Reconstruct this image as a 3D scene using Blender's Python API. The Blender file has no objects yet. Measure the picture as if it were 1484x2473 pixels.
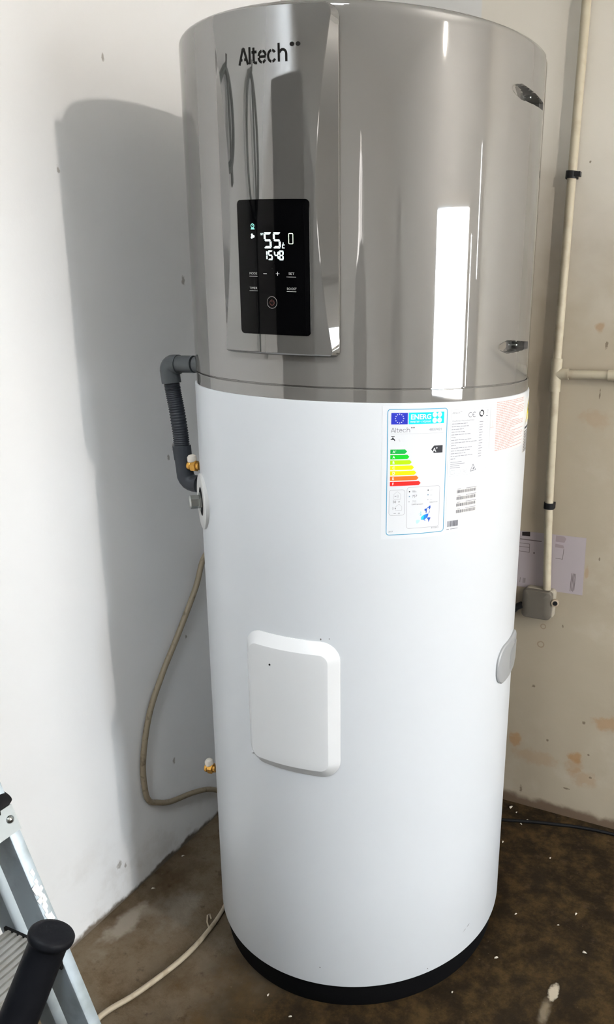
import bpy, bmesh, math, random
from mathutils import Vector, Matrix
from math import sin, cos, pi, radians, degrees
S = bpy.context.scene
COL = S.collection
random.seed(7)

# ------------------------------------------------------------------ camera
cam = bpy.data.cameras.new('camera')
cam_o = bpy.data.objects.new('camera', cam)
COL.objects.link(cam_o)
_r = Vector((0.92, 0.3909, 0.0274)).normalized()
_f = Vector((-0.3678, 0.8854, -0.2841)).normalized()
_u = _r.cross(_f).normalized(); _r = _f.cross(_u)
cam_o.matrix_world = Matrix(((_r.x, _u.x, -_f.x, 0.6888), (_r.y, _u.y, -_f.y, -1.3519), (_r.z, _u.z, -_f.z, 1.3342), (0, 0, 0, 1)))
cam.sensor_fit = 'VERTICAL'; cam.sensor_height = 36.0
cam.lens = 1905.71 / 2473 * 36.0
cam.shift_x = -279.42 / 2473
cam.shift_y = 43.28 / 2473
cam.clip_start = 0.02; cam.clip_end = 100
S.camera = cam_o

# ------------------------------------------------------------------ world, light, exposure
W = bpy.data.worlds.new('world'); S.world = W; W.use_nodes = True
bg = W.node_tree.nodes['Background']
bg.inputs[0].default_value = (0.86, 0.94, 1.0, 1); bg.inputs[1].default_value = 51.0
S.view_settings.view_transform = 'Standard'; S.view_settings.look = 'None'
S.view_settings.exposure = 0.05; S.view_settings.gamma = 1.0
S.view_settings.use_curve_mapping = False
RX, RY, RZ = 2.9, -3.3, 2.5            # right wall, wall behind the camera, ceiling
DY0, DY1, DZ = -1.15, 0.02, 1.74       # doorway in the right wall
def portal(name, y0, y1, z0, z1):
    l = bpy.data.lights.new(name, 'AREA'); l.shape = 'RECTANGLE'; l.size = z1 - z0; l.size_y = y1 - y0
    l.cycles.is_portal = True
    o = bpy.data.objects.new(name, l); COL.objects.link(o)
    o.location = (RX + 0.06, (y0 + y1) / 2, (z0 + z1) / 2); o.rotation_euler = (0, pi / 2, 0)
portal('door_portal', DY0, DY1, 0.85, DZ)
SKX0, SKX1, SKY0, SKY1 = -0.20, 0.55, -2.20, -1.70      # unseen rooflight behind the camera, added to fill the tank front
pl_ = bpy.data.lights.new('fill_rooflight_portal', 'AREA'); pl_.shape = 'RECTANGLE'; pl_.size = SKX1 - SKX0; pl_.size_y = SKY1 - SKY0; pl_.cycles.is_portal = True
po_ = bpy.data.objects.new('fill_rooflight_portal', pl_); COL.objects.link(po_); po_.location = ((SKX0 + SKX1) / 2, (SKY0 + SKY1) / 2, RZ + .11)
sun = bpy.data.lights.new('sun', 'SUN'); sun.energy = 265.0; sun.angle = radians(0.6); sun.color = (1.0, 0.985, 0.96)
sun_o = bpy.data.objects.new('sun', sun); COL.objects.link(sun_o); sun_o.location = (0, 0, 6)
sun_o.rotation_euler = Vector((-0.6, 0.35, 0.72)).to_track_quat('Z', 'Y').to_euler()   # shines past the house on to the yard outside the doorway

# ------------------------------------------------------------------ materials
MC = {}
def mat(name, col, rough=0.5, metal=0.0, coat=0.0, spec=0.5, cior=1.5, emit=None, es=0.0, noise=None, bump=None):
    if name in MC: return MC[name]
    m = bpy.data.materials.new(name); m.use_nodes = True; nt = m.node_tree
    b = nt.nodes['Principled BSDF']
    b.inputs['Base Color'].default_value = (*col, 1); b.inputs['Roughness'].default_value = rough
    b.inputs['Metallic'].default_value = metal; b.inputs['Coat Weight'].default_value = coat
    b.inputs['Coat Roughness'].default_value = 0.03; b.inputs['Coat IOR'].default_value = cior; b.inputs['Specular IOR Level'].default_value = spec
    if emit: b.inputs['Emission Color'].default_value = (*emit, 1); b.inputs['Emission Strength'].default_value = es
    tc = nt.nodes.new('ShaderNodeTexCoord')
    if noise:                      # (scale, other colour, low, high)
        n = nt.nodes.new('ShaderNodeTexNoise'); n.inputs['Scale'].default_value = noise[0]; n.inputs['Detail'].default_value = 6
        nt.links.new(tc.outputs['Object'], n.inputs['Vector'])
        mr = nt.nodes.new('ShaderNodeMapRange'); mr.inputs[1].default_value = noise[2]; mr.inputs[2].default_value = noise[3]
        nt.links.new(n.outputs['Fac'], mr.inputs[0])
        mx = nt.nodes.new('ShaderNodeMix'); mx.data_type = 'RGBA'
        mx.inputs[6].default_value = (*col, 1); mx.inputs[7].default_value = (*noise[1], 1)
        nt.links.new(mr.outputs[0], mx.inputs[0]); nt.links.new(mx.outputs[2], b.inputs['Base Color'])
    if bump:                       # (scale, strength)
        n = nt.nodes.new('ShaderNodeTexNoise'); n.inputs['Scale'].default_value = bump[0]; n.inputs['Detail'].default_value = 5
        nt.links.new(tc.outputs['Object'], n.inputs['Vector'])
        bp = nt.nodes.new('ShaderNodeBump'); bp.inputs['Strength'].default_value = bump[1]; bp.inputs['Distance'].default_value = 0.004
        nt.links.new(n.outputs['Fac'], bp.inputs['Height']); nt.links.new(bp.outputs[0], b.inputs['Normal'])
    MC[name] = m
    return m

class Graph:
    """small helper for wall and floor shaders: layers of colour mixed by masks in object space"""
    def __init__(s, name, col, rough):
        s.m = bpy.data.materials.new(name); s.m.use_nodes = True; s.nt = s.m.node_tree
        s.b = s.nt.nodes['Principled BSDF']; s.b.inputs['Roughness'].default_value = rough
        s.tc = s.nt.nodes.new('ShaderNodeTexCoord').outputs['Object']
        rgb = s.nt.nodes.new('ShaderNodeRGB'); rgb.outputs[0].default_value = (*col, 1); s.c = rgb.outputs[0]
    def noise(s, scale, detail=6, rough=0.55, vec=None, lo=None, hi=None):
        n = s.nt.nodes.new('ShaderNodeTexNoise'); n.inputs['Scale'].default_value = scale
        n.inputs['Detail'].default_value = detail; n.inputs['Roughness'].default_value = rough
        s.nt.links.new(vec or s.tc, n.inputs['Vector']); o = n.outputs['Fac']
        return s.rng(o, lo, hi) if lo is not None else o
    def rng(s, v, lo, hi, a=0.0, b=1.0):
        m = s.nt.nodes.new('ShaderNodeMapRange'); m.interpolation_type = 'SMOOTHSTEP'
        m.inputs[1].default_value = lo; m.inputs[2].default_value = hi; m.inputs[3].default_value = a; m.inputs[4].default_value = b
        s.nt.links.new(v, m.inputs[0]); return m.outputs[0]
    def math(s, op, a, b):
        m = s.nt.nodes.new('ShaderNodeMath'); m.operation = op
        for i, v in enumerate((a, b)):
            if isinstance(v, (int, float)): m.inputs[i].default_value = v
            else: s.nt.links.new(v, m.inputs[i])
        return m.outputs[0]
    def axis(s, i):
        if not hasattr(s, 'sep'):
            s.sep = s.nt.nodes.new('ShaderNodeSeparateXYZ'); s.nt.links.new(s.tc, s.sep.inputs[0])
        return s.sep.outputs[i]
    def spot(s, p, r, soft=0.5, wob=0.35, nscale=60, sc=(1, 1, 1)):
        v = s.nt.nodes.new('ShaderNodeVectorMath'); v.operation = 'SUBTRACT'; s.nt.links.new(s.tc, v.inputs[0]); v.inputs[1].default_value = p
        k = s.nt.nodes.new('ShaderNodeVectorMath'); k.operation = 'MULTIPLY'; s.nt.links.new(v.outputs[0], k.inputs[0]); k.inputs[1].default_value = sc
        l = s.nt.nodes.new('ShaderNodeVectorMath'); l.operation = 'LENGTH'; s.nt.links.new(k.outputs[0], l.inputs[0])
        n = s.math('MULTIPLY', s.math('SUBTRACT', s.noise(nscale, 3), 0.5), r * wob * 4)
        return s.rng(s.math('ADD', l.outputs[1], n), r, r * (1 - soft))
    def layer(s, mask, col, amt=1.0):
        if amt != 1.0: mask = s.math('MULTIPLY', mask, amt)
        mx = s.nt.nodes.new('ShaderNodeMix'); mx.data_type = 'RGBA'
        s.nt.links.new(mask, mx.inputs[0]); s.nt.links.new(s.c, mx.inputs[6]); mx.inputs[7].default_value = (*col, 1)
        s.c = mx.outputs[2]
    def bump(s, h, strength, dist=0.004):
        bp = s.nt.nodes.new('ShaderNodeBump'); bp.inputs['Strength'].default_value = strength; bp.inputs['Distance'].default_value = dist
        s.nt.links.new(h, bp.inputs['Height']); s.nt.links.new(bp.outputs[0], s.b.inputs['Normal'])
    def done(s):
        s.nt.links.new(s.c, s.b.inputs['Base Color']); return s.m

XL, YB = -0.4804, 0.4895
# left wall: white emulsion with a few marks
g = Graph('white_wall_paint', (0.85, 0.855, 0.86), 0.75)
g.layer(g.noise(1.7, 3, lo=0.42, hi=0.7), (0.80, 0.795, 0.785), 0.5)
g.layer(g.math('MULTIPLY', g.rng(g.axis(2), 0.30, 0.0), g.noise(9, 6, 0.65, lo=0.45, hi=0.72)), (0.55, 0.52, 0.48), 0.45)
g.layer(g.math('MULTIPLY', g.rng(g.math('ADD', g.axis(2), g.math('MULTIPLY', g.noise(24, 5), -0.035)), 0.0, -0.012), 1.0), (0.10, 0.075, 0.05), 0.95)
for p, r in (((XL, -0.2316, 1.5265), .0045), ((XL, 0.0825, 1.3523), .007), ((XL, -0.1043, 1.7309), .004), ((XL, -0.245, 0.10), .008), ((XL, -0.228, 0.085), .005),
             ((XL, 0.13, 0.31), .012), ((XL, 0.02, 0.545), .004), ((XL, -0.05, 0.25), .006), ((XL, 0.02, 1.0), .007), ((XL, 0.0, 0.98), .005)):
    g.layer(g.spot(p, r, 0.6, 0.5, 140, (1, 1, 0.6)), (0.25, 0.22, 0.19), 0.7)
g.bump(g.noise(38, 5), 0.12); M_WHITE_WALL = g.done()

# back wall: white band near the corner, cream elsewhere, stains
g = Graph('cream_wall_paint', (0.29, 0.243, 0.18), 0.7)
g.layer(g.noise(2.2, 4, lo=0.4, hi=0.68), (0.24, 0.197, 0.14), 0.6)
g.layer(g.noise(7, 5, lo=0.55, hi=0.75), (0.36, 0.315, 0.255), 0.4)
g.layer(g.rng(g.math('ADD', g.axis(2), g.math('MULTIPLY', g.noise(2.5, 5), 0.8)), 1.55, 2.2), (0.58, 0.55, 0.49), 0.9)  # paler towards the top: lamp light put into the paint colour
g.layer(g.rng(g.axis(0), 0.0295, 0.0255), (0.52, 0.52, 0.51))
for p, r, a, sc in (((0.2118, YB, 0.195), .024, .75, (1, 1, 1)), ((0.3742, YB, 0.1823), .021, .8, (1, 1, .9)), ((0.375, YB, 0.16), .03, .35, (1, 1, 1)),
                ((0.4523, YB, 0.30), .045, .6, (1, 1, 1.7)), ((0.50, YB, 0.262), .03, .7, (1, 1, 1)), ((0.3416, YB, 1.2781), .013, .55, (1, 1, 1)),
                ((0.40, YB, 0.128), .03, .35, (.6, 1, 1)), ((0.27, YB, 0.155), .04, .3, (.5, 1, 1.5)), ((0.362, YB, 0.695), .012, .4, (2, 1, .6)), ((0.35, YB, 1.07), .03, .25, (.7, 1, 1))):
    g.layer(g.spot((p[0], p[1], p[2]), r, 0.6, 0.4, 45, sc), (0.235, 0.125, 0.045), a)
for p, r, sc in (((0.2519, YB, 0.3627), .006, (1, 1, 1)), ((0.2376, YB, 0.0476), .010, (1.8, 1, .7)), ((0.34, YB, 1.72), .008, (1, 1, 1)), ((0.29, YB, 1.62), .004, (1, 1, 1)),
                 ((0.36, YB, 0.085), .006, (.6, 1, 2.2)), ((0.30, YB, .215), .004, (1, 1, 1)), ((0.39, YB, .29), .005, (1, 1, 1)), ((0.36, YB, 1.24), .004, (1, 1, .4)),
                 ((0.355, YB, 1.13), .004, (2, 1, .3)), ((.39, YB, .735), .004, (2, 1, .7)), ((.315, YB, .545), .004, (1, 1, 1)), ((.41, YB, .20), .004, (1, 1, 1)), ((.42, YB, .135), .004, (1, 1, 1)), ((.345, YB, 1.86), .006, (1, 1, 1))):
    g.layer(g.spot(p, r, 0.5, 0.5, 150, sc), (0.10, 0.07, 0.04), 0.85)
for p, r in (((.2621, YB, .4843), .011), ((.265, YB, .5344), .009)):      # old screw-hole rings
    ring = g.math('MULTIPLY', g.spot(p, r, 0.35, 0.1), g.math('SUBTRACT', 1.0, g.spot(p, r * .7, 0.35, 0.1)))
    g.layer(ring, (0.14, 0.075, 0.035), 0.6)
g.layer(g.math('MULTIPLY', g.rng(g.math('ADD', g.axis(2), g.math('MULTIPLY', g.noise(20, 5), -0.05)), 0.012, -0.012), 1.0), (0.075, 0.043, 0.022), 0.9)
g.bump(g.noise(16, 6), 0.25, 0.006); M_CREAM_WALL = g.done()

# floor: stained rough concrete
g = Graph('stained_concrete', (0.125, 0.098, 0.066), 0.8); g.b.inputs['Specular IOR Level'].default_value = 0.08
big = g.noise(3.2, 5, 0.6)
g.layer(g.rng(big, 0.50, 0.68), (0.23, 0.20, 0.155), 0.8)
g.layer(g.rng(big, 0.48, 0.34), (0.06, 0.04, 0.022), 0.85)
# old oil-dark area of the slab to the right of the tank
oil = g.rng(g.math('ADD', g.axis(0), g.math('MULTIPLY', g.math('SUBTRACT', g.noise(4.5, 5), 0.5), 0.5)), -0.34, 0.0)
g.layer(oil, (0.009, 0.0055, 0.0022), 0.985)
g.layer(g.noise(15, 10, 0.78, lo=0.40, hi=0.74), (0.062, 0.037, 0.014), 0.85)
g.layer(g.noise(34, 7, 0.7, lo=0.56, hi=0.70), (0.04, 0.025, 0.014), 0.65)
g.layer(g.noise(70, 4, 0.7, lo=0.66, hi=0.76), (0.20, 0.165, 0.12), 0.4)
g.layer(g.spot((-.43, -.30, 0), .055, .7, .5, 22, (1.6, .7, 1)), (0.26, 0.23, 0.19), 0.75)
g.layer(g.spot((-.36, -.22, 0), .07, .8, .5, 14, (1, .8, 1)), (0.22, 0.195, 0.16), 0.55)
g.layer(g.spot((0.474, -.079, 0), .018, .4, .3, 60, (1.5, .75, 1)), (0.36, 0.31, 0.24), 0.8)
g.layer(g.spot((0.468, -.13, 0), .03, .8, .3, 60, (2.2, .7, 1)), (0.24, 0.20, 0.14), 0.45)
g.bump(g.math('ADD', g.noise(14, 8, 0.7), g.math('MULTIPLY', g.noise(90, 4), 0.3)), 0.6, 0.008); M_FLOOR = g.done()

M_CEIL = mat('ceiling_paint', (0.80, 0.80, 0.79), 0.8)
M_ROOM = mat('room_wall_paint', (0.74, 0.74, 0.73), 0.8, noise=(2.0, (0.66, 0.66, 0.65), 0.4, 0.7))
M_TANK = mat('white_enamel', (0.55, 0.57, 0.595), 0.30, spec=0.5, bump=(6, 0.02))
M_COVERP = mat('white_plastic', (0.60, 0.61, 0.62), 0.22)
M_GREY = mat('glossy_grey_plastic', (0.106, 0.102, 0.095), 0.4, spec=0.0, coat=1.0, cior=2.25)
M_PANEL = mat('satin_grey_panel', (0.062, 0.060, 0.056), 0.4, spec=0.0, coat=1.0, cior=2.25)
M_SEAM = mat('seam_shadow_gap', (0.03, 0.03, 0.028), 0.7)
M_BASE = mat('black_base_plastic', (0.004, 0.004, 0.0045), 0.7, spec=0.05)
M_GLASS = mat('black_display_glass', (0.001, 0.001, 0.0012), 0.05, spec=0.08)
M_LED = mat('lit_digits', (0.8, 0.95, 0.95), 0.5, emit=(0.80, 1.0, 0.97), es=1.0)
M_LEDG = mat('lit_green_icon', (0.2, 0.6, 0.5), 0.5, emit=(0.22, 0.52, 0.42), es=0.7)
M_BATT = mat('lit_battery_icon', (0.7, 0.85, 0.6), 0.5, emit=(0.72, 0.90, 0.66), es=0.8)
M_PRINTG = mat('grey_panel_print', (0.25, 0.25, 0.24), 0.5, emit=(0.6, 0.6, 0.58), es=0.18)
M_PRINTW = mat('white_panel_print', (0.5, 0.5, 0.5), 0.5, emit=(0.8, 0.8, 0.8), es=0.5)
M_PRED = mat('dull_red_icon', (0.10, 0.02, 0.015), 0.5)
M_PRING = mat('grey_ring_print', (0.28, 0.26, 0.25), 0.4)
M_INK = mat('black_logo_ink', (0.006, 0.0055, 0.005), 0.6, spec=0.05)
def ink(n, c): return mat('ink_' + n, c, 0.6, spec=0.15)
M_PAPERW = ink('label_white', (0.60, 0.615, 0.64))
M_CREAMP = ink('label_cream', (0.65, 0.64, 0.615))
M_PVC = mat('dark_grey_pvc', (0.045, 0.051, 0.055), 0.42, spec=0.35)
M_PVCD = mat('slate_flexible_hose', (0.012, 0.015, 0.021), 0.5, spec=0.3)
M_BRASS = mat('brass', (0.55, 0.30, 0.07), 0.32, metal=1.0)
M_STEEL = mat('zinc_steel', (0.42, 0.44, 0.43), 0.22, metal=1.0)
M_ALU = mat('aluminium', (0.27, 0.315, 0.35), 0.45, metal=0.7, noise=(28, (0.19, 0.22, 0.235), 0.45, 0.7))
M_TREAD = mat('aluminium_tread', (0.36, 0.36, 0.345), 0.45, metal=0.6, noise=(30, (0.26, 0.25, 0.225), 0.45, 0.7))
M_SPLASH = mat('white_paint_splash', (0.85, 0.85, 0.84), 0.7)
M_BLACKP = mat('black_plastic', (0.005, 0.005, 0.0055), 0.5, spec=0.12)
M_RUBBER = mat('black_rubber', (0.004, 0.0045, 0.006), 0.55, spec=0.08, bump=(200, 0.08))
M_HOSE = mat('grimy_beige_hose', (0.27, 0.22, 0.15), 0.55, noise=(70, (0.13, 0.092, 0.055), 0.55, 0.72))
M_CABLE = mat('pale_beige_cable', (0.35, 0.295, 0.215), 0.55, noise=(60, (0.22, 0.17, 0.11), 0.5, 0.75))
M_CONDUIT = mat('cream_painted_pipe', (0.33, 0.29, 0.215), 0.55, spec=0.3, noise=(30, (0.25, 0.21, 0.15), 0.5, 0.75))
M_BOX = mat('beige_junction_box', (0.082, 0.071, 0.056), 0.5, spec=0.3)
M_SHEET = mat('lilac_white_paper', (0.275, 0.235, 0.245), 0.7)
M_CHIP = mat('plaster_crumb', (0.45, 0.41, 0.34), 0.8)
M_BADGE = mat('grey_badge_plastic', (0.235, 0.24, 0.245), 0.4)

# ------------------------------------------------------------------ mesh helpers
class MB:
    def __init__(s): s.v = []; s.f = []
    def add(s, vs, fs):
        k = len(s.v); s.v += [tuple(v) for v in vs]; s.f += [tuple(i + k for i in f) for f in fs]; return s
    def grid(s, rows, close_u=False, flip=False):
        n = len(rows[0]); vs = [v for r in rows for v in r]; fs = []
        for j in range(len(rows) - 1):
            for i in range(n if close_u else n - 1):
                a, b, c, d = j * n + i, j * n + (i + 1) % n, (j + 1) * n + (i + 1) % n, (j + 1) * n + i
                fs.append((a, d, c, b) if flip else (a, b, c, d))
        return s.add(vs, fs)
    def box(s, x0, x1, y0, y1, z0, z1):
        return s.add([(x, y, z) for z in (z0, z1) for y in (y0, y1) for x in (x0, x1)],
                     [(0, 2, 3, 1), (4, 5, 7, 6), (0, 1, 5, 4), (2, 6, 7, 3), (0, 4, 6, 2), (1, 3, 7, 5)])
    def obox(s, o, ex, ey, ez):      # oriented box: origin corner and three edge vectors
        o, ex, ey, ez = map(Vector, (o, ex, ey, ez))
        return s.add([o + ex * i + ey * j + ez * k for k in (0, 1) for j in (0, 1) for i in (0, 1)],
                     [(0, 2, 3, 1), (4, 5, 7, 6), (0, 1, 5, 4), (2, 6, 7, 3), (0, 4, 6, 2), (1, 3, 7, 5)])
    def lathe(s, prof, n=96, a0=0, a1=2 * pi, org=(0, 0, 0), ax=None):
        full = abs(a1 - a0 - 2 * pi) < 1e-6
        m = n if full else n + 1
        if ax is None: X, Y, Z = Vector((1, 0, 0)), Vector((0, 1, 0)), Vector((0, 0, 1))
        else:
            Z = Vector(ax).normalized(); X = Z.orthogonal().normalized(); Y = Z.cross(X)
        rows = [[Vector(org) + (X * cos(a0 + (a1 - a0) * i / n) + Y * sin(a0 + (a1 - a0) * i / n)) * r + Z * z for i in range(m)] for r, z in prof]
        return s.grid(rows, close_u=full)
    def sweep(s, pts, rad, n=12, caps=True):
        pts = [Vector(p) for p in pts]; N = len(pts)
        rr = rad if isinstance(rad, (list, tuple)) else [rad] * N
        T = [(pts[min(i + 1, N - 1)] - pts[max(i - 1, 0)]).normalized() for i in range(N)]
        X = T[0].orthogonal().normalized(); rows = []
        for i in range(N):
            X = (X - T[i] * X.dot(T[i])).normalized(); Y = T[i].cross(X)
            rows.append([pts[i] + (X * cos(2 * pi * k / n) + Y * sin(2 * pi * k / n)) * rr[i] for k in range(n)])
        k0 = len(s.v); s.grid(rows, close_u=True)
        if caps:
            s.f.append(tuple(k0 + i for i in reversed(range(n)))); e = k0 + (N - 1) * n
            s.f.append(tuple(e + i for i in range(n)))
        return s
    def build(s, name, m, parent=None, smooth=35, loc=None):
        me = bpy.data.meshes.new(name); me.from_pydata(s.v, [], s.f); me.validate(); me.update()
        if smooth:
            me.shade_smooth(); me.set_sharp_from_angle(angle=radians(smooth))
        me.materials.append(m)
        o = bpy.data.objects.new(name, me); COL.objects.link(o)
        if parent is not None:
            o.parent = parent
            w = Vector(parent.location)
            if parent.parent: w = w + Vector(parent.parent.location)
            o.location = -w
        return o
def smooth_pts(pts, k=8):
    P = [Vector(p) for p in pts]; P = [P[0] * 2 - P[1]] + P + [P[-1] * 2 - P[-2]]; out = []
    for i in range(1, len(P) - 2):
        for j in range(k):
            t = j / k; a, b, c, d = P[i - 1], P[i], P[i + 1], P[i + 2]
            out.append(0.5 * (2 * b + (c - a) * t + (2 * a - 5 * b + 4 * c - d) * t * t + (3 * b - a - 3 * c + d) * t ** 3))
    return out + [P[-2]]
def tag(o, label=None, cat=None, group=None, kind=None):
    if label: o['label'] = label
    if cat: o['category'] = cat
    if group: o['group'] = group
    if kind: o['kind'] = kind
    return o
def empty(name, loc, label, cat, group=None):
    o = bpy.data.objects.new(name, None); COL.objects.link(o); o.location = loc; o.empty_display_size = 0.05
    return tag(o, label, cat, group)
def struct(name, mb, m, parent=None, smooth=None):
    o = mb.build(name, m, parent, smooth); o['kind'] = 'structure'; return o

# ---- print on the cylinder: polygons given in (u right, v up) metres about an anchor angle / height
def cyl(a, z, R): return (R * cos(a), R * sin(a), z)
class Print:
    def __init__(s, a0, z0, R, rref=None): s.a0, s.z0, s.R, s.rr = a0, z0, R, rref or R; s.mb = MB()
    def pt(s, u, v): return cyl(s.a0 + u / s.rr, s.z0 + v, s.R)
    def poly(s, pts): s.mb.add([s.pt(*p) for p in pts], [tuple(range(len(pts)))]); return s
    def rect(s, u0, u1, v0, v1):
        n = max(1, int(abs(u1 - u0) / 0.004)); us = [u0 + (u1 - u0) * i / n for i in range(n + 1)]
        lo, hi = min(v0, v1), max(v0, v1)
        s.mb.grid([[s.pt(u, lo) for u in us], [s.pt(u, hi) for u in us]]); return s
    def ring(s, u, v, r0, r1, n=28, a0=0, a1=2 * pi, ey=1.0):
        A = [a0 + (a1 - a0) * i / n for i in range(n + 1)]
        s.mb.grid([[s.pt(u + r1 * cos(a), v + r1 * ey * sin(a)) for a in A], [s.pt(u + r0 * cos(a), v + r0 * ey * sin(a)) for a in A]], flip=True); return s
    def disc(s, u, v, r, n=20, ey=1.0): return s.poly([(u + r * cos(2 * pi * i / n), v + r * ey * sin(2 * pi * i / n)) for i in range(n)])
    def stroke(s, pts, t):
        P = [Vector(p) for p in pts]; L = []; Rr = []
        for i, p in enumerate(P):
            d0 = (p - P[i - 1]).normalized() if i > 0 else None; d1 = (P[i + 1] - p).normalized() if i < len(P) - 1 else None
            d = ((d0 or d1) + (d1 or d0)).normalized(); n = Vector((-d.y, d.x)); k = 1 / max(0.5, n.dot(Vector((-(d1 or d0).y, (d1 or d0).x))))
            L.append(p + n * t / 2 * k); Rr.append(p - n * t / 2 * k)
        s.mb.grid([[s.pt(*q) for q in Rr], [s.pt(*q) for q in L]]); return s
    def rrect_line(s, u0, u1, v0, v1, r, t):
        pts = rrect((u0 + u1) / 2, (v0 + v1) / 2, abs(u1 - u0) / 2, abs(v1 - v0) / 2, r, 5); out = []
        for i in range(len(pts)):                         # cut long sides so that they follow the curve
            a, b = Vector(pts[i]), Vector(pts[(i + 1) % len(pts)]); n = max(1, int((b - a).length / 0.005))
            out += [a.lerp(b, j / n) for j in range(n)]
        n = len(out); inn = []; ou = []
        for i in range(n):
            d = (out[(i + 1) % n] - out[i - 1]).normalized(); nn = Vector((-d.y, d.x)); inn.append(out[i] + nn * t / 2); ou.append(out[i] - nn * t / 2)
        s.mb.grid([[s.pt(*q) for q in ou], [s.pt(*q) for q in inn]], close_u=True); return s
    def text(s, txt, u, v, h, align='LEFT', width=None, bold=0.0, sx=1.0):
        vs, fs = glyphs(txt, align, bold)
        k = h / 0.73
        w = max(x for x, y in vs) - min(x for x, y in vs)
        kx = width / w if width else k * sx
        s.mb.add([s.pt(u + x * kx, v + y * k) for x, y in vs], fs); return s
    def build(s, name, m, parent):
        o = s.mb.build(name, m, parent, smooth=None)
        if any(k in name for k in ('lettering', 'line', 'print', 'code', 'mark', 'digit', 'symbol', 'icon', 'square', 'plus', 'map')): o['kind'] = 'stuff'
        return o
def rrect(cx, cy, hw, hh, r, n=6):
    r = min(r, hw, hh); out = []
    for qx, qy, a in ((1, -1, -pi / 2), (1, 1, 0), (-1, 1, pi / 2), (-1, -1, pi)):
        for i in range(n + 1):
            t = a + pi / 2 * i / n; out.append((cx + qx * (hw - r) + r * cos(t), cy + qy * (hh - r) + r * sin(t)))
    return out
_GC = {}
def glyphs(txt, align, bold):
    key = (txt, align, bold)
    if key in _GC: return _GC[key]
    c = bpy.data.curves.new('t', 'FONT'); c.body = txt; c.align_x = align; c.resolution_u = 3; c.offset = bold
    o = bpy.data.objects.new('t', c); COL.objects.link(o)
    dg = bpy.context.evaluated_depsgraph_get(); me = o.evaluated_get(dg).to_mesh()
    vs = [(v.co.x, v.co.y) for v in me.vertices]; fs = [tuple(p.vertices) for p in me.polygons]
    o.evaluated_get(dg).to_mesh_clear(); bpy.data.objects.remove(o); bpy.data.curves.remove(c)
    _GC[key] = (vs, fs); return vs, fs

# ------------------------------------------------------------------ the room
struct('floor', MB().box(XL - .1, RX + .1, RY - .1, YB + .1, -.1, 0), M_FLOOR)
cm = MB().box(XL - .1, RX + .1, RY - .1, SKY0, RZ, RZ + .1).box(XL - .1, RX + .1, SKY1, YB + .1, RZ, RZ + .1)
cm.box(XL - .1, SKX0, SKY0, SKY1, RZ, RZ + .1).box(SKX1, RX + .1, SKY0, SKY1, RZ, RZ + .1)
struct('ceiling', cm, M_CEIL)
wm_ = MB().box(SKX0 - .04, SKX1 + .04, SKY0 - .04, SKY0, RZ + .1, RZ + .16).box(SKX0 - .04, SKX1 + .04, SKY1, SKY1 + .04, RZ + .1, RZ + .16).box(SKX0 - .04, SKX0, SKY0, SKY1, RZ + .1, RZ + .16).box(SKX1, SKX1 + .04, SKY0, SKY1, RZ + .1, RZ + .16)
struct('fill_rooflight', wm_, mat('fill_rooflight_frame', (.7, .7, .7), .5))  # frame round the rooflight added for fill
struct('wall_left', MB().box(XL - .1, XL, RY - .1, YB + .1, 0, RZ), M_WHITE_WALL)
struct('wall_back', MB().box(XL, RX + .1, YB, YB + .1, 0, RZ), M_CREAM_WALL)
struct('wall_front', MB().box(XL, RX + .1, RY - .1, RY, 0, RZ), mat('bare_block_wall', (0.50, 0.485, 0.46), 0.85, noise=(3, (0.40, 0.385, 0.36), 0.4, 0.65)))
wr = MB().box(RX, RX + .1, RY, DY0, 0, RZ).box(RX, RX + .1, DY1, .115, 0, RZ).box(RX, RX + .1, .115, .145, 0, .90).box(RX, RX + .1, .115, .145, 1.62, RZ).box(RX, RX + .1, .145, .375, 0, RZ).box(RX, RX + .1, .375, .410, 0, 1.42).box(RX, RX + .1, .375, .410, 2.02, RZ).box(RX, RX + .1, .410, YB, 0, RZ).box(RX, RX + .1, DY0, DY1, DZ, RZ)
struct('wall_right', wr, M_ROOM)
dt = MB().box(RX - .012, RX + .112, DY0 - .05, DY0, 0, DZ + .05).box(RX - .012, RX + .112, DY1, DY1 + .05, 0, DZ + .05).box(RX - .012, RX + .112, DY0, DY1, DZ, DZ + .05)
struct('window_2', MB().box(RX - .008, RX + .03, .105, .115, .89, 1.63).box(RX - .008, RX + .03, .145, .155, .89, 1.63), mat('slit_frame', (.6, .6, .58), .4))   # narrow slits beside the doorway
struct('window_3', MB().box(RX - .008, RX + .03, .365, .375, 1.41, 2.03).box(RX - .008, RX + .03, .410, .420, 1.41, 2.03), mat('slit_frame', (.6, .6, .58), .4))
struct('trim_1', dt, mat('door_frame_paint', (0.7, 0.68, 0.64), 0.4))
struct('trim_3', MB().box(RX + 2.6, RX + 2.8, -1.12, 4, -.02, 3.2), mat('beige_render', (0.36, 0.34, 0.32), 0.9))
struct('added_van_stand_in', MB().box(RX + 5.0, RX + 5.2, -9, 4, -.02, 1.92), mat('sunlit_van_stand_in', (0.80, 0.81, 0.82), 0.9))  # plain wall standing in for a white van, added to bounce sun indoors
struct('trim_2', MB().box(RX + .1, RX + 14, -9, 9, -.12, -.02), mat('driveway_concrete', (0.09, 0.09, 0.09), 0.9))

dl = MB()
for k in range(9): dl.box(RX + .035, RX + .065, DY0 + .004 + k * .1295, DY0 + .129 + k * .1295, .01, .85)
dl.box(RX + .02, RX + .035, DY0 + .03, DY1 - .03, .10, .20).box(RX + .02, RX + .035, DY0 + .03, DY1 - .03, .66, .76)
struct('added_half_door', dl, mat('added_half_door_boards', (0.05, 0.035, 0.025), 0.6))       # unseen lower half-door, shut, added to cut daylight near the floor

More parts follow.
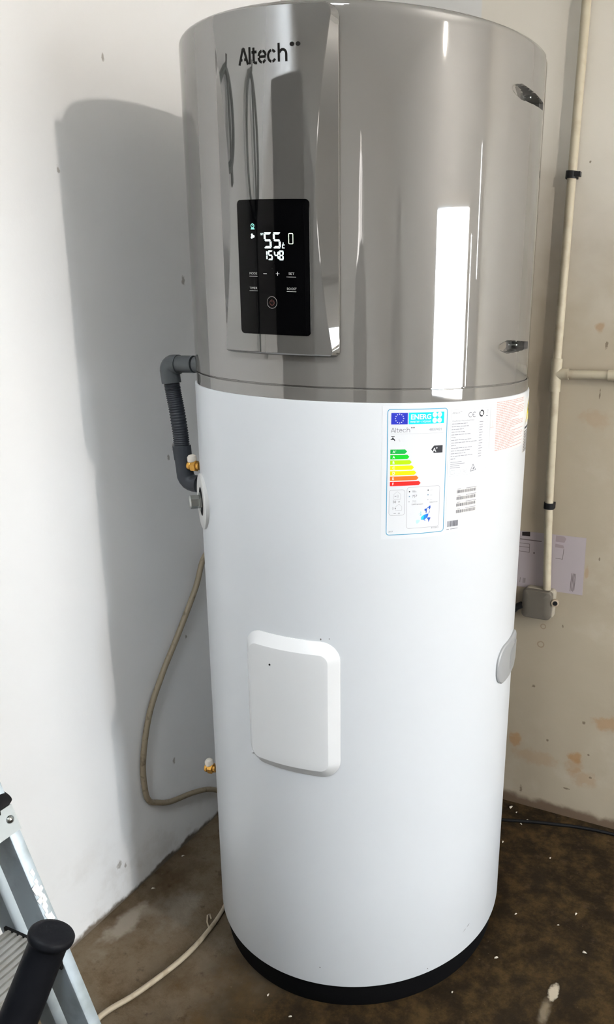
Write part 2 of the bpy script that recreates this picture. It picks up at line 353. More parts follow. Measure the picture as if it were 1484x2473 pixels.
# ------------------------------------------------------------------ water heater
tank = empty('water_heater', (0, 0, 0), 'tall cylindrical white water heater with glossy grey top standing on the concrete floor', 'water heater')
R0 = 0.31; ZB, ZS, ZL, ZT = 0.0566, 1.1761, 1.1969, 1.7125
RG = 0.3075
MB().lathe([(0.0, ZB + .004), (0.29, ZB + .004), (0.3075, ZB), (R0 - .0004, ZB + .0015), (R0, ZB + .004), (R0, 0.3), (R0, 0.6), (R0, 0.9), (R0, ZS - .003), (R0 - .0006, ZS - .0005), (R0 - .002, ZS), (0.29, ZS)], 192).build('shell', M_TANK, tank)
MB().lathe([(0.0, 0.0), (0.297, 0.0), (0.299, 0.003), (0.300, 0.045), (0.302, ZB - .002), (0.0, ZB - .002)], 128).build('base_ring', M_BASE, tank)
MB().lathe([(0.28, ZS - .004), (RG, ZS - .004), (RG, ZL - .0022), (RG - .001, ZL - .0012), (RG - .004, ZL - .0010), (RG - .004, ZL + .002)], 192).build('lower_ring', M_GREY, tank)
# front cover: a fine grid so that the two scooped screw recesses are real hollows
SEAM = radians(4.6)
def scoop(ad, z):
    d = 0.0
    for zc0, zc1, h0 in ((1.6345, 1.6322, .0105), (1.2578, 1.2572, .0108)):
        if -18.6 < ad < 4.7:
            t = (ad + 18.6) / 23.2; zc = zc0 + (zc1 - zc0) * t
            hh = h0 * (min(1, (t / .22)) ** .5) * (1 - .52 * max(0, (t - .22) / .78))
            q = abs(z - zc) / max(hh, 1e-5)
            if q < 1: d = max(d, min(1, (1 - q * q) * 2.2) * .030 * t ** 0.95)
    return d
za = [ZL + .0008, ZL + .0016, 1.21, 1.23] + [1.244 + .0009 * i for i in range(31)] + [1.29 + .055 * i for i in range(6)] + [1.60] + [1.6205 + .0009 * i for i in range(31)] + [1.66, 1.68, 1.695]
aa = [-182.6 + 4 * i for i in range(40)] + [-22.6 + 2 * i for i in range(1)] + [-20 + .6 * i for i in range(41)] + [4.6]
fil = [(ZT - .0085 + .008 * sin(radians(t)), .008 * (1 - cos(radians(t)))) for t in (0, 12, 24, 36, 48, 60, 72, 82, 90)]
rows = []
for z in za: rows.append([cyl(radians(a), z, RG - (.0008 if z < ZL + .0012 else 0) - scoop(a, z)) for a in aa])
for z, dr in fil: rows.append([cyl(radians(a), z, RG - dr) for a in aa])
rows.append([cyl(radians(a), ZT - .0005, .24) for a in aa]); rows.append([cyl(radians(a), ZT - .0005, .002) for a in aa])
fc = MB().grid(rows)
# closing wall at the seam edge, so that the hollows end in a dark step
fc.grid([[cyl(SEAM, z, RG - .036) for z in za], [cyl(SEAM, z, RG) for z in za]])
fc.build('front_cover', M_GREY, tank)
n = 44
MB().lathe([(RG - .0024, ZL + .0008), (RG - .0024, 1.68)] + [(RG - .0024 - dr, z) for z, dr in fil] + [(.24, ZT - .0005), (.002, ZT - .0005)], n, SEAM + .0022, radians(177.2)).build('rear_cover', M_GREY, tank)
MB().grid([[cyl(radians(a), z, RG - .006) for a in (3.9, 4.3, 4.7, 5.1)] for z in (ZL, 1.27, 1.62, 1.69)]).build('seam_gap', M_SEAM, tank)
for zc in (1.6308, 1.2572):
    a = radians(1.6); nrm = Vector((cos(a), sin(a), 0)); o = Vector(cyl(a, zc, RG - .027))
    MB().lathe([(0.0, .012), (.0022, .012), (.0038, .0105), (.0042, .009), (.0042, .003), (.0062, .003), (.0062, 0.0)], 20, org=o, ax=nrm).build('screw', M_STEEL, tank)

# spout that the drain pipe is pushed on to
MB().sweep([(-.255, -.15, 1.2022), (-.2735, -.15, 1.2018)], .0145, 24).build('drain_spout', M_PVC, tank)
# control panel: hourglass front face with wide side bevels
def lerp_tab(tab, z):
    for (z0, v0), (z1, v1) in zip(tab, tab[1:]):
        if z0 >= z >= z1:
            t = (z0 - z) / (z0 - z1); t = t * t * (3 - 2 * t) if False else t
            return v0 + (v1 - v0) * t
    return tab[-1][1] if z < tab[-1][0] else tab[0][1]
wz = [1.70, 1.68, 1.66, 1.64, 1.60, 1.56, 1.52, 1.475, 1.44, 1.40, 1.36, 1.32, 1.29, 1.26, 1.24]
def waist(z):
    if z > 1.475: t = (z - 1.475) / (1.70 - 1.475); return 12.7 + 4.3 * t ** 1.7
    t = (1.475 - z) / (1.475 - 1.240); return 12.7 + 4.3 * t ** 1.7
AC = -88.3
ZP0, ZP1 = 1.2425, 1.7045
zs = [ZP0 + (ZP1 - ZP0) * i / 60 for i in range(61)]
zs = sorted(set(zs + [ZP0 + k for k in (.0008, .002, .004, .0065, .009)] + [ZP1 - k for k in (.0008, .002, .004, .007, .011, .015)]))
def corner(z):                       # rounded outline: how far the sides draw in near the ends (metres)
    r0, r1 = .010, .018
    if z < ZP0 + r0: q = 1 - (z - ZP0) / r0; return r0 * (1 - math.sqrt(max(0, 1 - q * q)))
    if z > ZP1 - r1: q = 1 - (ZP1 - z) / r1; return r1 * (1 - math.sqrt(max(0, 1 - q * q)))
    return 0
HS, HF = .0065, .0155
rows = []
for z in zs:
    ci = degrees(corner(z) / .31); ao = 18.45 - ci; ai = min(waist(z) - ci * .9, ao - .9)
    edge = min(1.0, min(z - ZP0, ZP1 - z) / .004); e = math.sin(edge * pi / 2)
    hs, hf = HS * (.55 + .45 * e), HF * (.5 + .5 * e)
    row = [(-ao, -.004), (-ao, hs - .0012), (-ao + .22, hs)]
    row += [(-ai - .12, hf - .0003), (-ai + .12, hf)] + [(-ai + .12 + (2 * ai - .24) * i / 24, hf) for i in range(1, 24)] + [(ai - .12, hf), (ai + .12, hf - .0003)]
    row += [(ao - .22, hs), (ao, hs - .0012), (ao, -.004)]
    rows.append([cyl(radians(AC + a), z, RG + h) for a, h in row])
for idx, at in ((0, 0), (-1, len(rows))):      # top and bottom walls drop to the cover
    base = [Vector(p) for p in rows[idx]]
    w = [tuple(Vector((p.x, p.y, 0)).normalized() * (RG - .004) + Vector((0, 0, p.z))) for p in base]
    rows.insert(at if at == 0 else len(rows), w)
MB().grid(rows).build('control_panel', M_PANEL, tank, 6)
RF = RG + HF

# display glass and everything lit or printed on it
AD = radians(-87.85)
def pad(a0, z0, hw, hh, r, R, rings, rref=R0, n=8, uspan=None):
    """rounded plaque on the cylinder: rings = [(inset, height)], closed towards the middle"""
    mb = MB(); rows = []
    base = rrect(0, 0, hw, hh, r, n)
    def rr_(ins):
        q = rrect(0, 0, hw - ins, hh - ins, max(r - ins, .002), n); out = []
        for i in range(len(q)):
            a, b, A, B = q[i], q[(i + 1) % len(q)], base[i], base[(i + 1) % len(q)]
            m = max(1, int(math.dist(A, B) / .004)); out += [(a[0] + (b[0] - a[0]) * j / m, a[1] + (b[1] - a[1]) * j / m) for j in range(m)]
        return out
    for ins, h in rings: rows.append([cyl(a0 + u / rref, z0 + v, R + h) for u, v in rr_(ins)])
    ins, h = rings[-1]
    for k in (.9, .8, .7, .6, .5, .4, .3, .2, .1, .01): rows.append([cyl(a0 + u * k / rref, z0 + v * k, R + h) for u, v in rr_(ins)])
    return mb.grid(rows, close_u=True)
RD = RF + .0012
ZD = 1.3667
disp = pad(AD, ZD, .0600, .0939, .0065, RF, [(0, -.002), (0, .0008), (.0004, .0012)], rref=.323).build('display', M_GLASS, tank)
def dp(): return Print(AD, 0.0, RD + .0003, .323)
def U(adeg): return (adeg + 87.85) * pi / 180 * .323
def seg_digit(P, u0, u1, z0, z1, segs, t):
    w, h = u1 - u0, z1 - z0; m = (z0 + z1) / 2; g_ = t * .12; k = t * .5
    def H(y, up):     # horizontal bar: trapezoid / lens
        if up == 0: P.poly([(u0 + k * .7, y), (u0 + k * 1.5, y - k * .85), (u1 - k * 1.5, y - k * .85), (u1 - k * .7, y), (u1 - k * 1.5, y + k * .85), (u0 + k * 1.5, y + k * .85)])
        elif up > 0: P.poly([(u0 + k * .9, z1), (u0 + k * .35, z1 - k * .45), (u0 + k * 2.1, z1 - t), (u1 - k * 2.1, z1 - t), (u1 - k * .35, z1 - k * .45), (u1 - k * .9, z1)][::-1])
        else: P.poly([(u0 + k * .9, z0), (u1 - k * .9, z0), (u1 - k * .35, z0 + k * .45), (u1 - k * 2.1, z0 + t), (u0 + k * 2.1, z0 + t), (u0 + k * .35, z0 + k * .45)])
    def V(x, s, a, b, lowend):   # vertical bar, outer edge at x
        P.poly([(x, a + k * 1.1), (x + s * t, a + k * (2.3 if lowend else .9)), (x + s * t, b - k * (.9 if lowend else 2.3)), (x, b - k * 1.1), (x - 0, b - k * .6) if False else (x, b - k * 1.0)][::(1 if s > 0 else -1)])
    if 'a' in segs: H(z1, 1)
    if 'g' in segs: H(m, 0)
    if 'd' in segs: H(z0, -1)
    if 'f' in segs: V(u0, 1, m, z1, False)
    if 'b' in segs: V(u1, -1, m, z1, False)
    if 'e' in segs: V(u0, 1, z0, m, True)
    if 'c' in segs: V(u1, -1, z0, m, True)
P = dp(); D5 = 'afgcd'
seg_digit(P, U(-90.0), U(-87.75), 1.3943, 1.4162, D5, .0031); seg_digit(P, U(-87.3), U(-85.1), 1.3943, 1.4162, D5, .0031)
P.rect(U(-89.40), U(-89.02), 1.3793, 1.3842).rect(U(-89.40), U(-89.02), 1.3854, 1.3902)
seg_digit(P, U(-88.85), U(-87.5), 1.3782, 1.3914, D5, .0021)
seg_digit(P, U(-87.1), U(-85.75), 1.3782, 1.3914, 'fgbc', .0021); seg_digit(P, U(-85.65), U(-84.35), 1.3782, 1.3914, 'abcdefg', .0021)
P.stroke([(U(-84.05), 1.3990), (U(-84.62), 1.3990), (U(-84.62), 1.3950), (U(-84.05), 1.3950)], .0012); P.disc(U(-84.42), 1.4014, .0009, 10)
P.text('SET', U(-91.0), 1.4122, .0030, sx=.8)
for k in range(3):                     # three-blade fan
    t = radians(90 + 120 * k); P.disc(U(-93.52) + .0021 * cos(t + .4), 1.4109 + .0021 * sin(t + .4), .0017, 12)
P.disc(U(-93.52), 1.4109, .0008, 8)
P.build('digit', M_LED, disp)
P = dp(); P.ring(U(-93.42), 1.4250, .0022, .0032).stroke([(U(-93.42), 1.4265), (U(-93.42), 1.4250), (U(-93.42) + .0014, 1.4250)], .0006)
P.rect(U(-94.0), U(-92.8), 1.4201, 1.4214).rect(U(-94.0) + .001, U(-92.8) - .001, 1.4214, 1.4222); P.build('clock_icon', M_LEDG, disp)
P = dp(); P.rrect_line(U(-82.85), U(-81.7), 1.4006, 1.4146, .0012, .0010); P.build('battery_icon', M_BATT, disp)
P = dp(); P.rect(U(-90.45), U(-89.4), 1.3588, 1.3595).rect(U(-86.7), U(-85.65), 1.35925, 1.35975).rect(U(-86.2) - .0003, U(-86.2) + .0003, 1.3567, 1.3623); P.build('plus_minus', M_PRINTW, disp)
P = dp()
for txt, a0, a1, zt, zl in (('MODE', -94.9, -92.45, 1.3578, 1.3553), ('SET', -83.1, -81.5, 1.3584, 1.3553), ('TIMER', -95.0, -92.5, 1.3372, 1.3348), ('BOOST', -83.65, -81.0, 1.3374, 1.3350)):
    P.text(txt, U(a0), zt, .0033, width=U(a1) - U(a0)).rect(U(min(a0, -83.7) if a0 > -90 else a0 - .05), U(max(a1, -81.0) if a0 > -90 else a1 + .15), zl - .0003, zl + .0003)
P.build('button_lettering', M_PRINTG, disp)
P = dp(); P.ring(U(-88.05), 1.3190, .0080, .0086, 36); P.build('power_ring', M_PRING, disp)
P = dp(); P.ring(U(-88.05), 1.3187, .0032, .0040, 22, radians(120), radians(420)).rect(U(-88.05) - .0004, U(-88.05) + .0004, 1.3195, 1.3235); P.build('power_icon', M_PRED, disp)

# maker's lettering: stencil-cut letters drawn as strokes
def wordmark(P, u, v, h, w, t=.125, stencil=True):
    kx, ky = w / 3.2, h; gp = .05 if stencil else 0
    def q(pts): return [(u + x * kx, v + y * ky) for x, y in pts]
    def st(pts): P.stroke(q(pts), t * (kx + ky) / 2)
    def arc(cx, cy, rx, ry, a0, a1, n=14): return [(cx + rx * cos(radians(a0 + (a1 - a0) * i / n)), cy + ry * sin(radians(a0 + (a1 - a0) * i / n))) for i in range(n + 1)]
    st([(.03, 0), (.30, .96)]); st([(.36, .96), (.63, 0)]); st([(.16, .30), (.30 - gp, .30)]); st([(.36 + gp * .5, .30), (.50, .30)])
    st([(.29, .945), (.37, .945)])
    st([(.76, 0), (.76, 1.0)])
    st([(1.03, .95), (1.03, .17)]); st(arc(1.16, .16, .13, .12, 185, 270, 6) + [(1.24, .04)]); st([(.90, .68), (1.0 - gp * .5, .68)]); st([(1.06 + gp * .5, .68), (1.23, .68)])
    c = 1.59
    st(arc(c, .37, .23, .33, 8, 82)); st(arc(c, .37, .23, .33, 98 if stencil else 82, 172)); st(arc(c, .37, .23, .33, 188, 262)); st(arc(c, .37, .23, .33, 278, 326)); st([(c - .2, .37), (c + .23, .37)])
    c = 2.20
    st(arc(c, .37, .23, .33, 35, 82)); st(arc(c, .37, .23, .33, 98, 262)); st(arc(c, .37, .23, .33, 278, 328))
    st([(2.63, 0), (2.63, 1.08)]); st(arc(2.87, .45, .20, .25, 165, 0, 12) + [(3.07, 0)])
    P.disc(u + 3.42 * kx, v + .98 * ky, .14 * kx, 16, ey=ky / kx * .95); P.disc(u + 3.77 * kx, v + .98 * ky, .14 * kx, 16, ey=ky / kx * .95)
P = Print(radians(-88.3), 0, RF + .0003, .3225)
def UL(a): return radians(a + 88.3) * .3225
wordmark(P, UL(-96.2), 1.6332, .0208, UL(-82.1) - UL(-96.2), .145); P.build('logo_lettering', M_INK, tank)

# access cover
pad(radians(-86.8), .6487, .0908, .1288, .034, R0, [(0, -.003), (0, .0015), (.0012, .0026), (.0172, .0135), (.0185, .0144), (.0205, .0147)]).build('access_cover', M_COVERP, tank, 20)
MB().lathe([(0, .0018), (.0016, .0012), (.0020, 0)], 10, org=cyl(radians(-92.2), .727, R0 + .0143), ax=(cos(radians(-92.2)), sin(radians(-92.2)), 0)).build('cover_screw', M_BLACKP, tank)
MB().lathe([(0, .004), (.002, .003), (.0032, 0)], 10, org=cyl(radians(-102.3), .533, R0 + .002), ax=(cos(radians(-102.3)), sin(radians(-102.3)), 0)).build('plastic_tab', M_COVERP, tank)

# round port plate with its plug on the left
a = radians(-134); nrm = Vector((cos(a), sin(a), 0)); po = Vector(cyl(a, .965, R0 + .0))
pl = MB().lathe([(.021, -.004), (.026, -.0035), (.0262, .0028), (.0275, .0036), (.049, .0036), (.051, .0024), (.0515, -.010)], 56, org=po, ax=nrm).build('port_plate', mat('pale_grey_plastic', (0.55, 0.55, 0.54), 0.35), tank)
MB().lathe([(0.0, .0022), (.0255, .0022), (.0262, .0030)], 32, org=po, ax=nrm).build('port_hole', M_BASE, pl)
bo = po + nrm * .002
MB().lathe([(0, .022), (.0095, .022), (.0125, .0195), (.0125, .004), (.017, .004), (.017, -.004)], 6, org=bo, ax=nrm).build('hex_plug', M_STEEL, pl, 20)

# grey badge low on the right
bd = pad(radians(3.2), .6645, .069, .0395, .034, R0, [(0, -.003), (0, .003), (.002, .005), (.006, .0062)]).build('grip_recess_cover', M_BADGE, tank, 25)
pad(radians(7.5), .660, .034, .022, .010, R0 + .0062, [(0, -.001), (0, .0004), (.003, .0010)]).build('raised_inset', mat('badge_inset', (0.20, 0.205, 0.205), 0.4), bd)
P = Print(radians(7.4), .689, R0 + .0066); P.disc(0, 0, .004, 12); P.build('screw_hole', mat('badge_hole', (0.12, 0.12, 0.13), 0.5), bd)
# small scuffs on the enamel
P = Print(0, 0, R0 + .0002); k = radians(-19.09) * R0
P.poly([(k - .004, .1110), (k + .003, .1132), (k + .006, .1160), (k + .001, .1142)]).poly([(k - .016, .1062), (k - .006, .1098), (k - .007, .1108)])
P.disc(radians(-38.16) * R0, .0675, .0012, 8).disc(radians(-77.7) * R0, .0985, .0011, 8).disc(radians(-73.5) * R0, .7838, .0010, 8).disc(radians(-76.2) * R0, .7818, .0013, 8, 1.4); P.build('scuff_mark', mat('scuff', (.10, .09, .09), .7), tank)

# ------------------------------------------------------------------ stickers on the tank
RS = R0 + .0002
def sheet(name, a0, a1, z0, z1, m, off=0.0):
    P = Print(radians(a0), 0, RS + off, R0); P.rect(0, radians(a1 - a0) * R0, z0, z1); return P.build(name, m, tank)
C_BLUE = ink('flag_blue', (0.012, 0.02, 0.30)); C_CYAN = ink('energy_cyan', (0.0, 0.50, 0.68)); C_LINE = ink('border_teal', (0.03, 0.24, 0.40))
C_BLACK = ink('black', (0.02, 0.02, 0.025)); C_GREYL = ink('light_grey', (0.28, 0.28, 0.31)); C_GREYM = ink('mid_grey', (0.10, 0.10, 0.12)); C_GREYP = ink('pale_grey', (0.36, 0.37, 0.40))
# energy label, local millimetres from the border's upper left corner, v downwards
EL = sheet('energy_label', -58.0, -37.6, .9585, 1.1715, M_PAPERW)
EA, EZ = radians(-56.45), 1.1667
class EPrint(Print):
    def __init__(s, k=1): super().__init__(EA, EZ, RS + .00018 * k, R0)
    def pt(s, u, v): return cyl(s.a0 + u * .001 / s.rr, s.z0 - v * .001, s.R)
    def rect(s, u0, u1, v0, v1):
        n = max(1, int(abs(u1 - u0) / 4)); us = [u0 + (u1 - u0) * i / n for i in range(n + 1)]
        s.mb.grid([[s.pt(u, max(v0, v1)) for u in us], [s.pt(u, min(v0, v1)) for u in us]]); return s
    def poly(s, pts): s.mb.add([s.pt(*p) for p in pts], [tuple(range(len(pts)))]); return s
    def rrect_line(s, u0, u1, v0, v1, r, t):
        pts = rrect((u0 + u1) / 2, (v0 + v1) / 2, (u1 - u0) / 2, (v1 - v0) / 2, r, 5); out = []
        for i in range(len(pts)):
            a, b = Vector(pts[i]), Vector(pts[(i + 1) % len(pts)]); n = max(1, int((b - a).length / 5)); out += [a.lerp(b, j / n) for j in range(n)]
        n = len(out); inn, ou = [], []
        for i in range(n):
            d = (out[(i + 1) % n] - out[i - 1]).normalized(); nn = Vector((-d.y, d.x)); inn.append(out[i] + nn * t / 2); ou.append(out[i] - nn * t / 2)
        s.mb.grid([[s.pt(*q) for q in ou], [s.pt(*q) for q in inn]], close_u=True, flip=True); return s
    def text(s, txt, u, v, h, align='LEFT', width=None, bold=0.0, sx=1.0):
        vs, fs = glyphs(txt, align, bold); k = h / 0.73
        w = max(x for x, y in vs) - min(x for x, y in vs); kx = width / w if width else k * sx
        s.mb.add([s.pt(u + x * kx, v - y * k) for x, y in vs], fs); return s
P = EPrint(); P.rrect_line(0, 98.3, 0, 201, 4.5, 1.1); P.build('border_line', C_LINE, EL)
P = EPrint(); P.rect(5.4, 31.5, 5.4, 23.2); P.build('flag', C_BLUE, EL)
P = EPrint(2)
for i in range(12):
    t = radians(30 * i); cx, cy = 18.4 + 6.5 * sin(t), 14.2 - 6.8 * cos(t); P.poly([(cx + (1.15 if j % 2 == 0 else .55) * sin(radians(36 * j)), cy - (1.15 if j % 2 == 0 else .55) * cos(radians(36 * j))) for j in range(10)][::-1])
P.text('ENERG', 36, 15.6, 7.8, width=33.5, bold=.03).text('енергия · ενέργεια', 35.6, 20.6, 3.2, width=34, bold=.012)
for cu, cv in ((76.2, 9.2), (84.6, 9.2), (76.2, 18.2), (84.6, 18.2)): P.disc(cu, cv, 3.95, 24, 1.05)
P.build('white_lettering', ink('label_white2', (0.68, 0.70, 0.72)), EL)
P = EPrint(); P.rect(33, 92.8, 5.2, 23.2); P.build('energy_banner', C_CYAN, EL)
P = EPrint(3); P.text('Y', 76.2, 10.6, 2.8, 'CENTER').text('IJA', 84.6, 10.6, 2.8, 'CENTER').text('IE', 76.2, 19.6, 2.8, 'CENTER').text('IA', 84.6, 19.6, 2.8, 'CENTER')
P.text('4837421', 67, 34.4, 4.6, width=21.5).rect(5, 92, 37.9, 38.2).text('L', 17.6, 49.2, 4.0)
P.rect(36.4 - .9, 36.4 + .9, 147 - .9, 147 + .9).text('886', 41.5, 132, 3.4).text('703', 41.5, 148.4, 3.4).rect(67.6, 69.2, 144.6, 146.2)
for v in (129.6, 138, 145.6): P.rect(72, 76, v, v + .4)
P.build('pale_lettering', C_GREYP, EL)
P = EPrint(); P.rrect_line(4, 29.3, 127, 168.6, 4, .5).rrect_line(32.8, 89.3, 123.6, 191.5, 4, .5); P.build('box_outline', C_GREYL, EL)
P = EPrint(); wm = EPrint()
class Flip:                      # lets the wordmark (v upwards) be drawn on the v-down label
    def __init__(s, P): s.P = P
    def stroke(s, pts, t): s.P.stroke([(x, -y) for x, y in pts][::-1], t)
    def disc(s, u, v, r, n, ey=1): s.P.disc(u, -v, r, n, ey)
wordmark(Flip(P), 5.2, -35.8, 7.4, 31, .075, False); P.text('50', 9.8, 148.2, 4).text('757', 41.5, 140.2, 4.0); P.text('kWh/annum', 41, 152.8, 2.2, width=19).text('GJ/annum', 71.5, 151, 2.2, width=14).text('2017', 3.6, 196.6, 2.6, width=7).text('811/2013', 76, 194.6, 2.6, width=12.5).text('dB', 18.4, 147.4, 2.2).text('dB', 18.4, 166.4, 2.2).rect(11.5, 15.5, 165.2, 165.7)
P.build('grey_lettering', C_GREYM, EL)
P = EPrint(); P.stroke([(11.5, 142), (11.5, 134), (17, 129.8), (22.5, 134), (22.5, 142), (11.5, 142)], .3).stroke([(15, 160.5), (15, 154), (20, 150.3), (24.6, 154), (24.6, 160.5), (15, 160.5)], .3)
for r in (1.6, 2.9, 4.2): P.ring(14.6, 137.4, r - .2, r + .2, 8, radians(-38), radians(38))
for r in (1.6, 2.9, 4.2): P.ring(13.6, 157, r - .2, r + .2, 8, radians(142), radians(218))
P.build('house_icon', C_GREYL, EL)
P = EPrint(); P.poly([(5.0, 45.6), (7, 45.2), (7.4, 44.2), (9.4, 44.2), (10, 45.3), (11.6, 46.4), (12.2, 48.8), (10.7, 48.8), (10.2, 47.4), (8.6, 47.3), (7, 46.9), (5.0, 47.2)][::-1]).rect(7.9, 8.7, 42, 44.4).rect(5.6, 11.2, 41.6, 42.4)
P.poly([(71.6, 64), (76.5, 58.2), (91.8, 58.2), (91.8, 70), (76.5, 70)][::-1])
for v in (129.9,): P.rect(36, 37.8, v - .2, v + 1.7).rect(67.6, 69.4, v - 1, v + .9)
P.poly([(12.6, 137.4), (14.2, 136.4), (14.2, 138.4)]).poly([(13.6, 156), (13.6, 158), (15.2, 157)]).build('black_symbol', C_BLACK, EL)
P = EPrint(); P.rect(36, 37.8, 137.6, 139.4).rect(67.6, 69.4, 136.6, 138.4); P.build('slate_square', ink('slate', (.15, .24, .34)), EL)
bars = [((0.0, .27, .035), 'A⁺'), ((.0, .36, .01), 'A'), ((.32, .58, .0), 'B'), ((.92, .83, .0), 'C'), ((.87, .56, .0), 'D'), ((.82, .12, .012), 'E'), ((.78, .015, .012), 'F')]
W2 = EPrint(2)
for i, (c, tx) in enumerate(bars):
    v = 62.4 + 8.55 * i; tip = 31.6 + 3.95 * i; P = EPrint()
    P.rect(4.8, tip - 3.4, v, v + 6.9).poly([(tip - 3.4, v), (tip - 3.4, v + 6.9), (tip, v + 3.45)]); P.build('rating_bar', ink('bar_%d' % i, c), EL)
    if i == 0: W2.text('A', 8.4, v + 5.4, 4.2, bold=.02).text('+', 12.4, v + 3.4, 2.4, bold=.02)
    else: W2.text(tx, 8.4, v + 5.4, 4.2, bold=.02)
W2.text('A', 74.2, 68.2, 6.6, bold=.02).text('+', 79.6, 64.2, 4.2, bold=.02); W2.build('bar_lettering', ink('label_white2', (0.68, 0.70, 0.72)), EL)
# the small map of Europe
def mp(pts): return [((x - 140) / 12.9, (y + 1353 - 130) / 12.95) for x, y in pts]
P = EPrint()
P.poly(mp([(955, 855), (1000, 850), (1060, 800), (1085, 790), (1090, 830), (1075, 870), (1055, 880), (1050, 835), (1015, 850), (1005, 890), (990, 900), (955, 890)])[::-1])
P.poly(mp([(985, 900), (1010, 890), (1000, 945), (985, 950)])[::-1]).poly(mp([(1040, 965), (1065, 920), (1075, 890), (1078, 915), (1060, 955)])[::-1])
P.poly(mp([(1015, 965), (1045, 965), (1040, 1000), (1022, 1050), (1000, 1055), (1000, 1000)])[::-1]).poly(mp([(1022, 1050), (1060, 1045), (1098, 1055), (1070, 1110), (1050, 1150), (1045, 1100), (1020, 1070)])[::-1]); P.build('map_dark', ink('map_dark', (.01, .07, .36)), EL)
P = EPrint(); P.poly(mp([(945, 985), (1005, 965), (1025, 970), (1010, 1050), (960, 1090), (925, 1085), (945, 1040)])[::-1]).poly(mp([(955, 1085), (985, 1110), (975, 1118), (945, 1090)])[::-1]); P.build('map_blue', ink('map_blue', (.01, .17, .66)), EL)
P = EPrint(); P.poly(mp([(885, 1030), (925, 990), (955, 985), (945, 1040), (920, 1090), (885, 1085)])[::-1]); P.build('map_sky', ink('map_sky', (.02, .45, .80)), EL)
P = EPrint(); P.poly(mp([(865, 905), (882, 910), (880, 960), (893, 990), (850, 995), (868, 960)])[::-1]); P.build('map_teal', ink('map_teal', (.20, .55, .66)), EL)
P = EPrint(); P.poly(mp([(775, 1090), (800, 1080), (850, 1085), (855, 1110), (825, 1150), (790, 1165), (772, 1130)])[::-1]).poly(mp([(825, 955), (845, 935), (848, 950), (830, 968)])[::-1]); P.build('map_pale', ink('map_pale', (.40, .68, .82)), EL)

# rating plate
RP = sheet('rating_plate', -37.55, -21.6, 1.049, 1.168, M_PAPERW, .0001)
class RPrint(EPrint):
    def __init__(s, k=1): Print.__init__(s, radians(-37.0), 1.1635, RS + .0001 + .00018 * k, R0)
P = RPrint(); P.rect(0, 79, 0, .25).rect(0, 79, 107, 107.25).rect(0, .25, 0, 107).rect(78.7, 79, 0, 107).rect(57, 57.3, 20, 81)
random.seed(3)
for i in range(15): P.rect(0, 79, 20 + 4.35 * i, 20.2 + 4.35 * i)
P.rrect_line(3, 11, 98, 104, .6, .4).rrect_line(15, 22, 98, 104, .6, .3).rrect_line(26, 35, 98, 104, .6, .3); P.rect(28, 33, 100.5, 101.2)
P.build('table_line', C_GREYP, RP)
P = RPrint(); wordmark(Flip(P), 2.5, -7, 3.6, 15, .09, False); P.text('Chauffe-Eau Thermodynamique', 2.5, 18.9, 2.1, width=44, bold=.01)
for i in range(14):
    v = 23.1 + 4.35 * i; L = random.choice((7, 9, 26, 31, 44, 52, 40, 36)); x = 2
    while x < L:
        w = random.uniform(2.5, 7); P.rect(x, min(x + w, L + 2), v - 1.05, v); x += w + .8
    P.rect(59, 59 + random.uniform(5, 9), v - 1.05, v)
for i in range(4): P.rect(2, random.uniform(15, 36), 84 + 3.1 * i, 84.9 + 3.1 * i)
P.build('table_lettering', ink('faint_grey', (.22, .22, .25)), RP)
P = RPrint(); P.ring(38.5, 9.6, 3.3, 4.2, 16, radians(50), radians(310)).ring(46.8, 9.6, 3.3, 4.2, 16, radians(50), radians(310)).rect(43.3, 46.5, 9.2, 10.0)
P.rect(73.5, 78, 13.2, 14.2)
P.stroke([(43, 102.6), (48.5, 91.5), (55, 101.2), (43, 102.6)], .9).poly([(48, 99.5), (50, 95.5), (51, 99), (49.6, 100.2)]); P.build('approval_mark', C_GREYM, RP)
P = RPrint(); P.ring(63.2, 8.8, 3.4, 5.6, 16, radians(60), radians(215)).ring(63.2, 8.8, 3.4, 5.6, 16, radians(240), radians(395)).ring(63.2, 8.8, 4.2, 4.9, 24); P.build('round_mark', C_BLACK, RP)
P = RPrint(); P.stroke([(75, 4), (75.6, 10), (77.2, 10), (77.8, 4), (75, 4)], .4).stroke([(74.4, 11.4), (78, 3.2)], .35); P.build('bin_mark', C_GREYL, RP)

# barcode sheet and small barcode
def bars_(P, u0, u1, v0, v1, n, seed):
    random.seed(seed); x = u0; k = (u1 - u0) / n
    while x < u1 - k * .4:
        w = k * random.choice((.35, .5, .8, 1.2)); P.rect(x, min(x + w, u1), v0, v1); x += w + k * random.choice((.35, .5, .9))
BS = sheet('barcode_label', -37.4, -22.9, .9822, 1.0437, M_CREAMP, .0001)
class BPrint(EPrint):
    def __init__(s, k=1): Print.__init__(s, radians(-37.4), 1.0437, RS + .0001 + .00018 * k, R0)
P = BPrint()
for i in range(4):
    v = 12 + 11.2 * i; bars_(P, 19, 61, v, v + 5.2, 40, 11)
P.build('barcode', C_GREYM, BS)
P = BPrint()
for i in range(4):
    v = 12 + 11.2 * i; P.rect(20, 27, v - 2.2, v - 1.2).rect(38, 61, v - 2.4, v - 1.2)
P.build('barcode_digits', C_GREYL, BS)
SB = sheet('small_barcode_label', -37.5, -32.2, .9615, .9842, M_PAPERW, .0002)
P = Print(radians(-37.0), 0, RS + .0004, R0); bars_(P, .0004, .0215, .9712, .9812, 26, 5); P.build('barcode', C_GREYM, SB)
P = Print(radians(-37.2), 0, RS + .0004, R0); P.rect(0, .005, .9668, .9676).rect(.0075, .0225, .9668, .9676); P.build('barcode_digits', C_GREYM, SB)

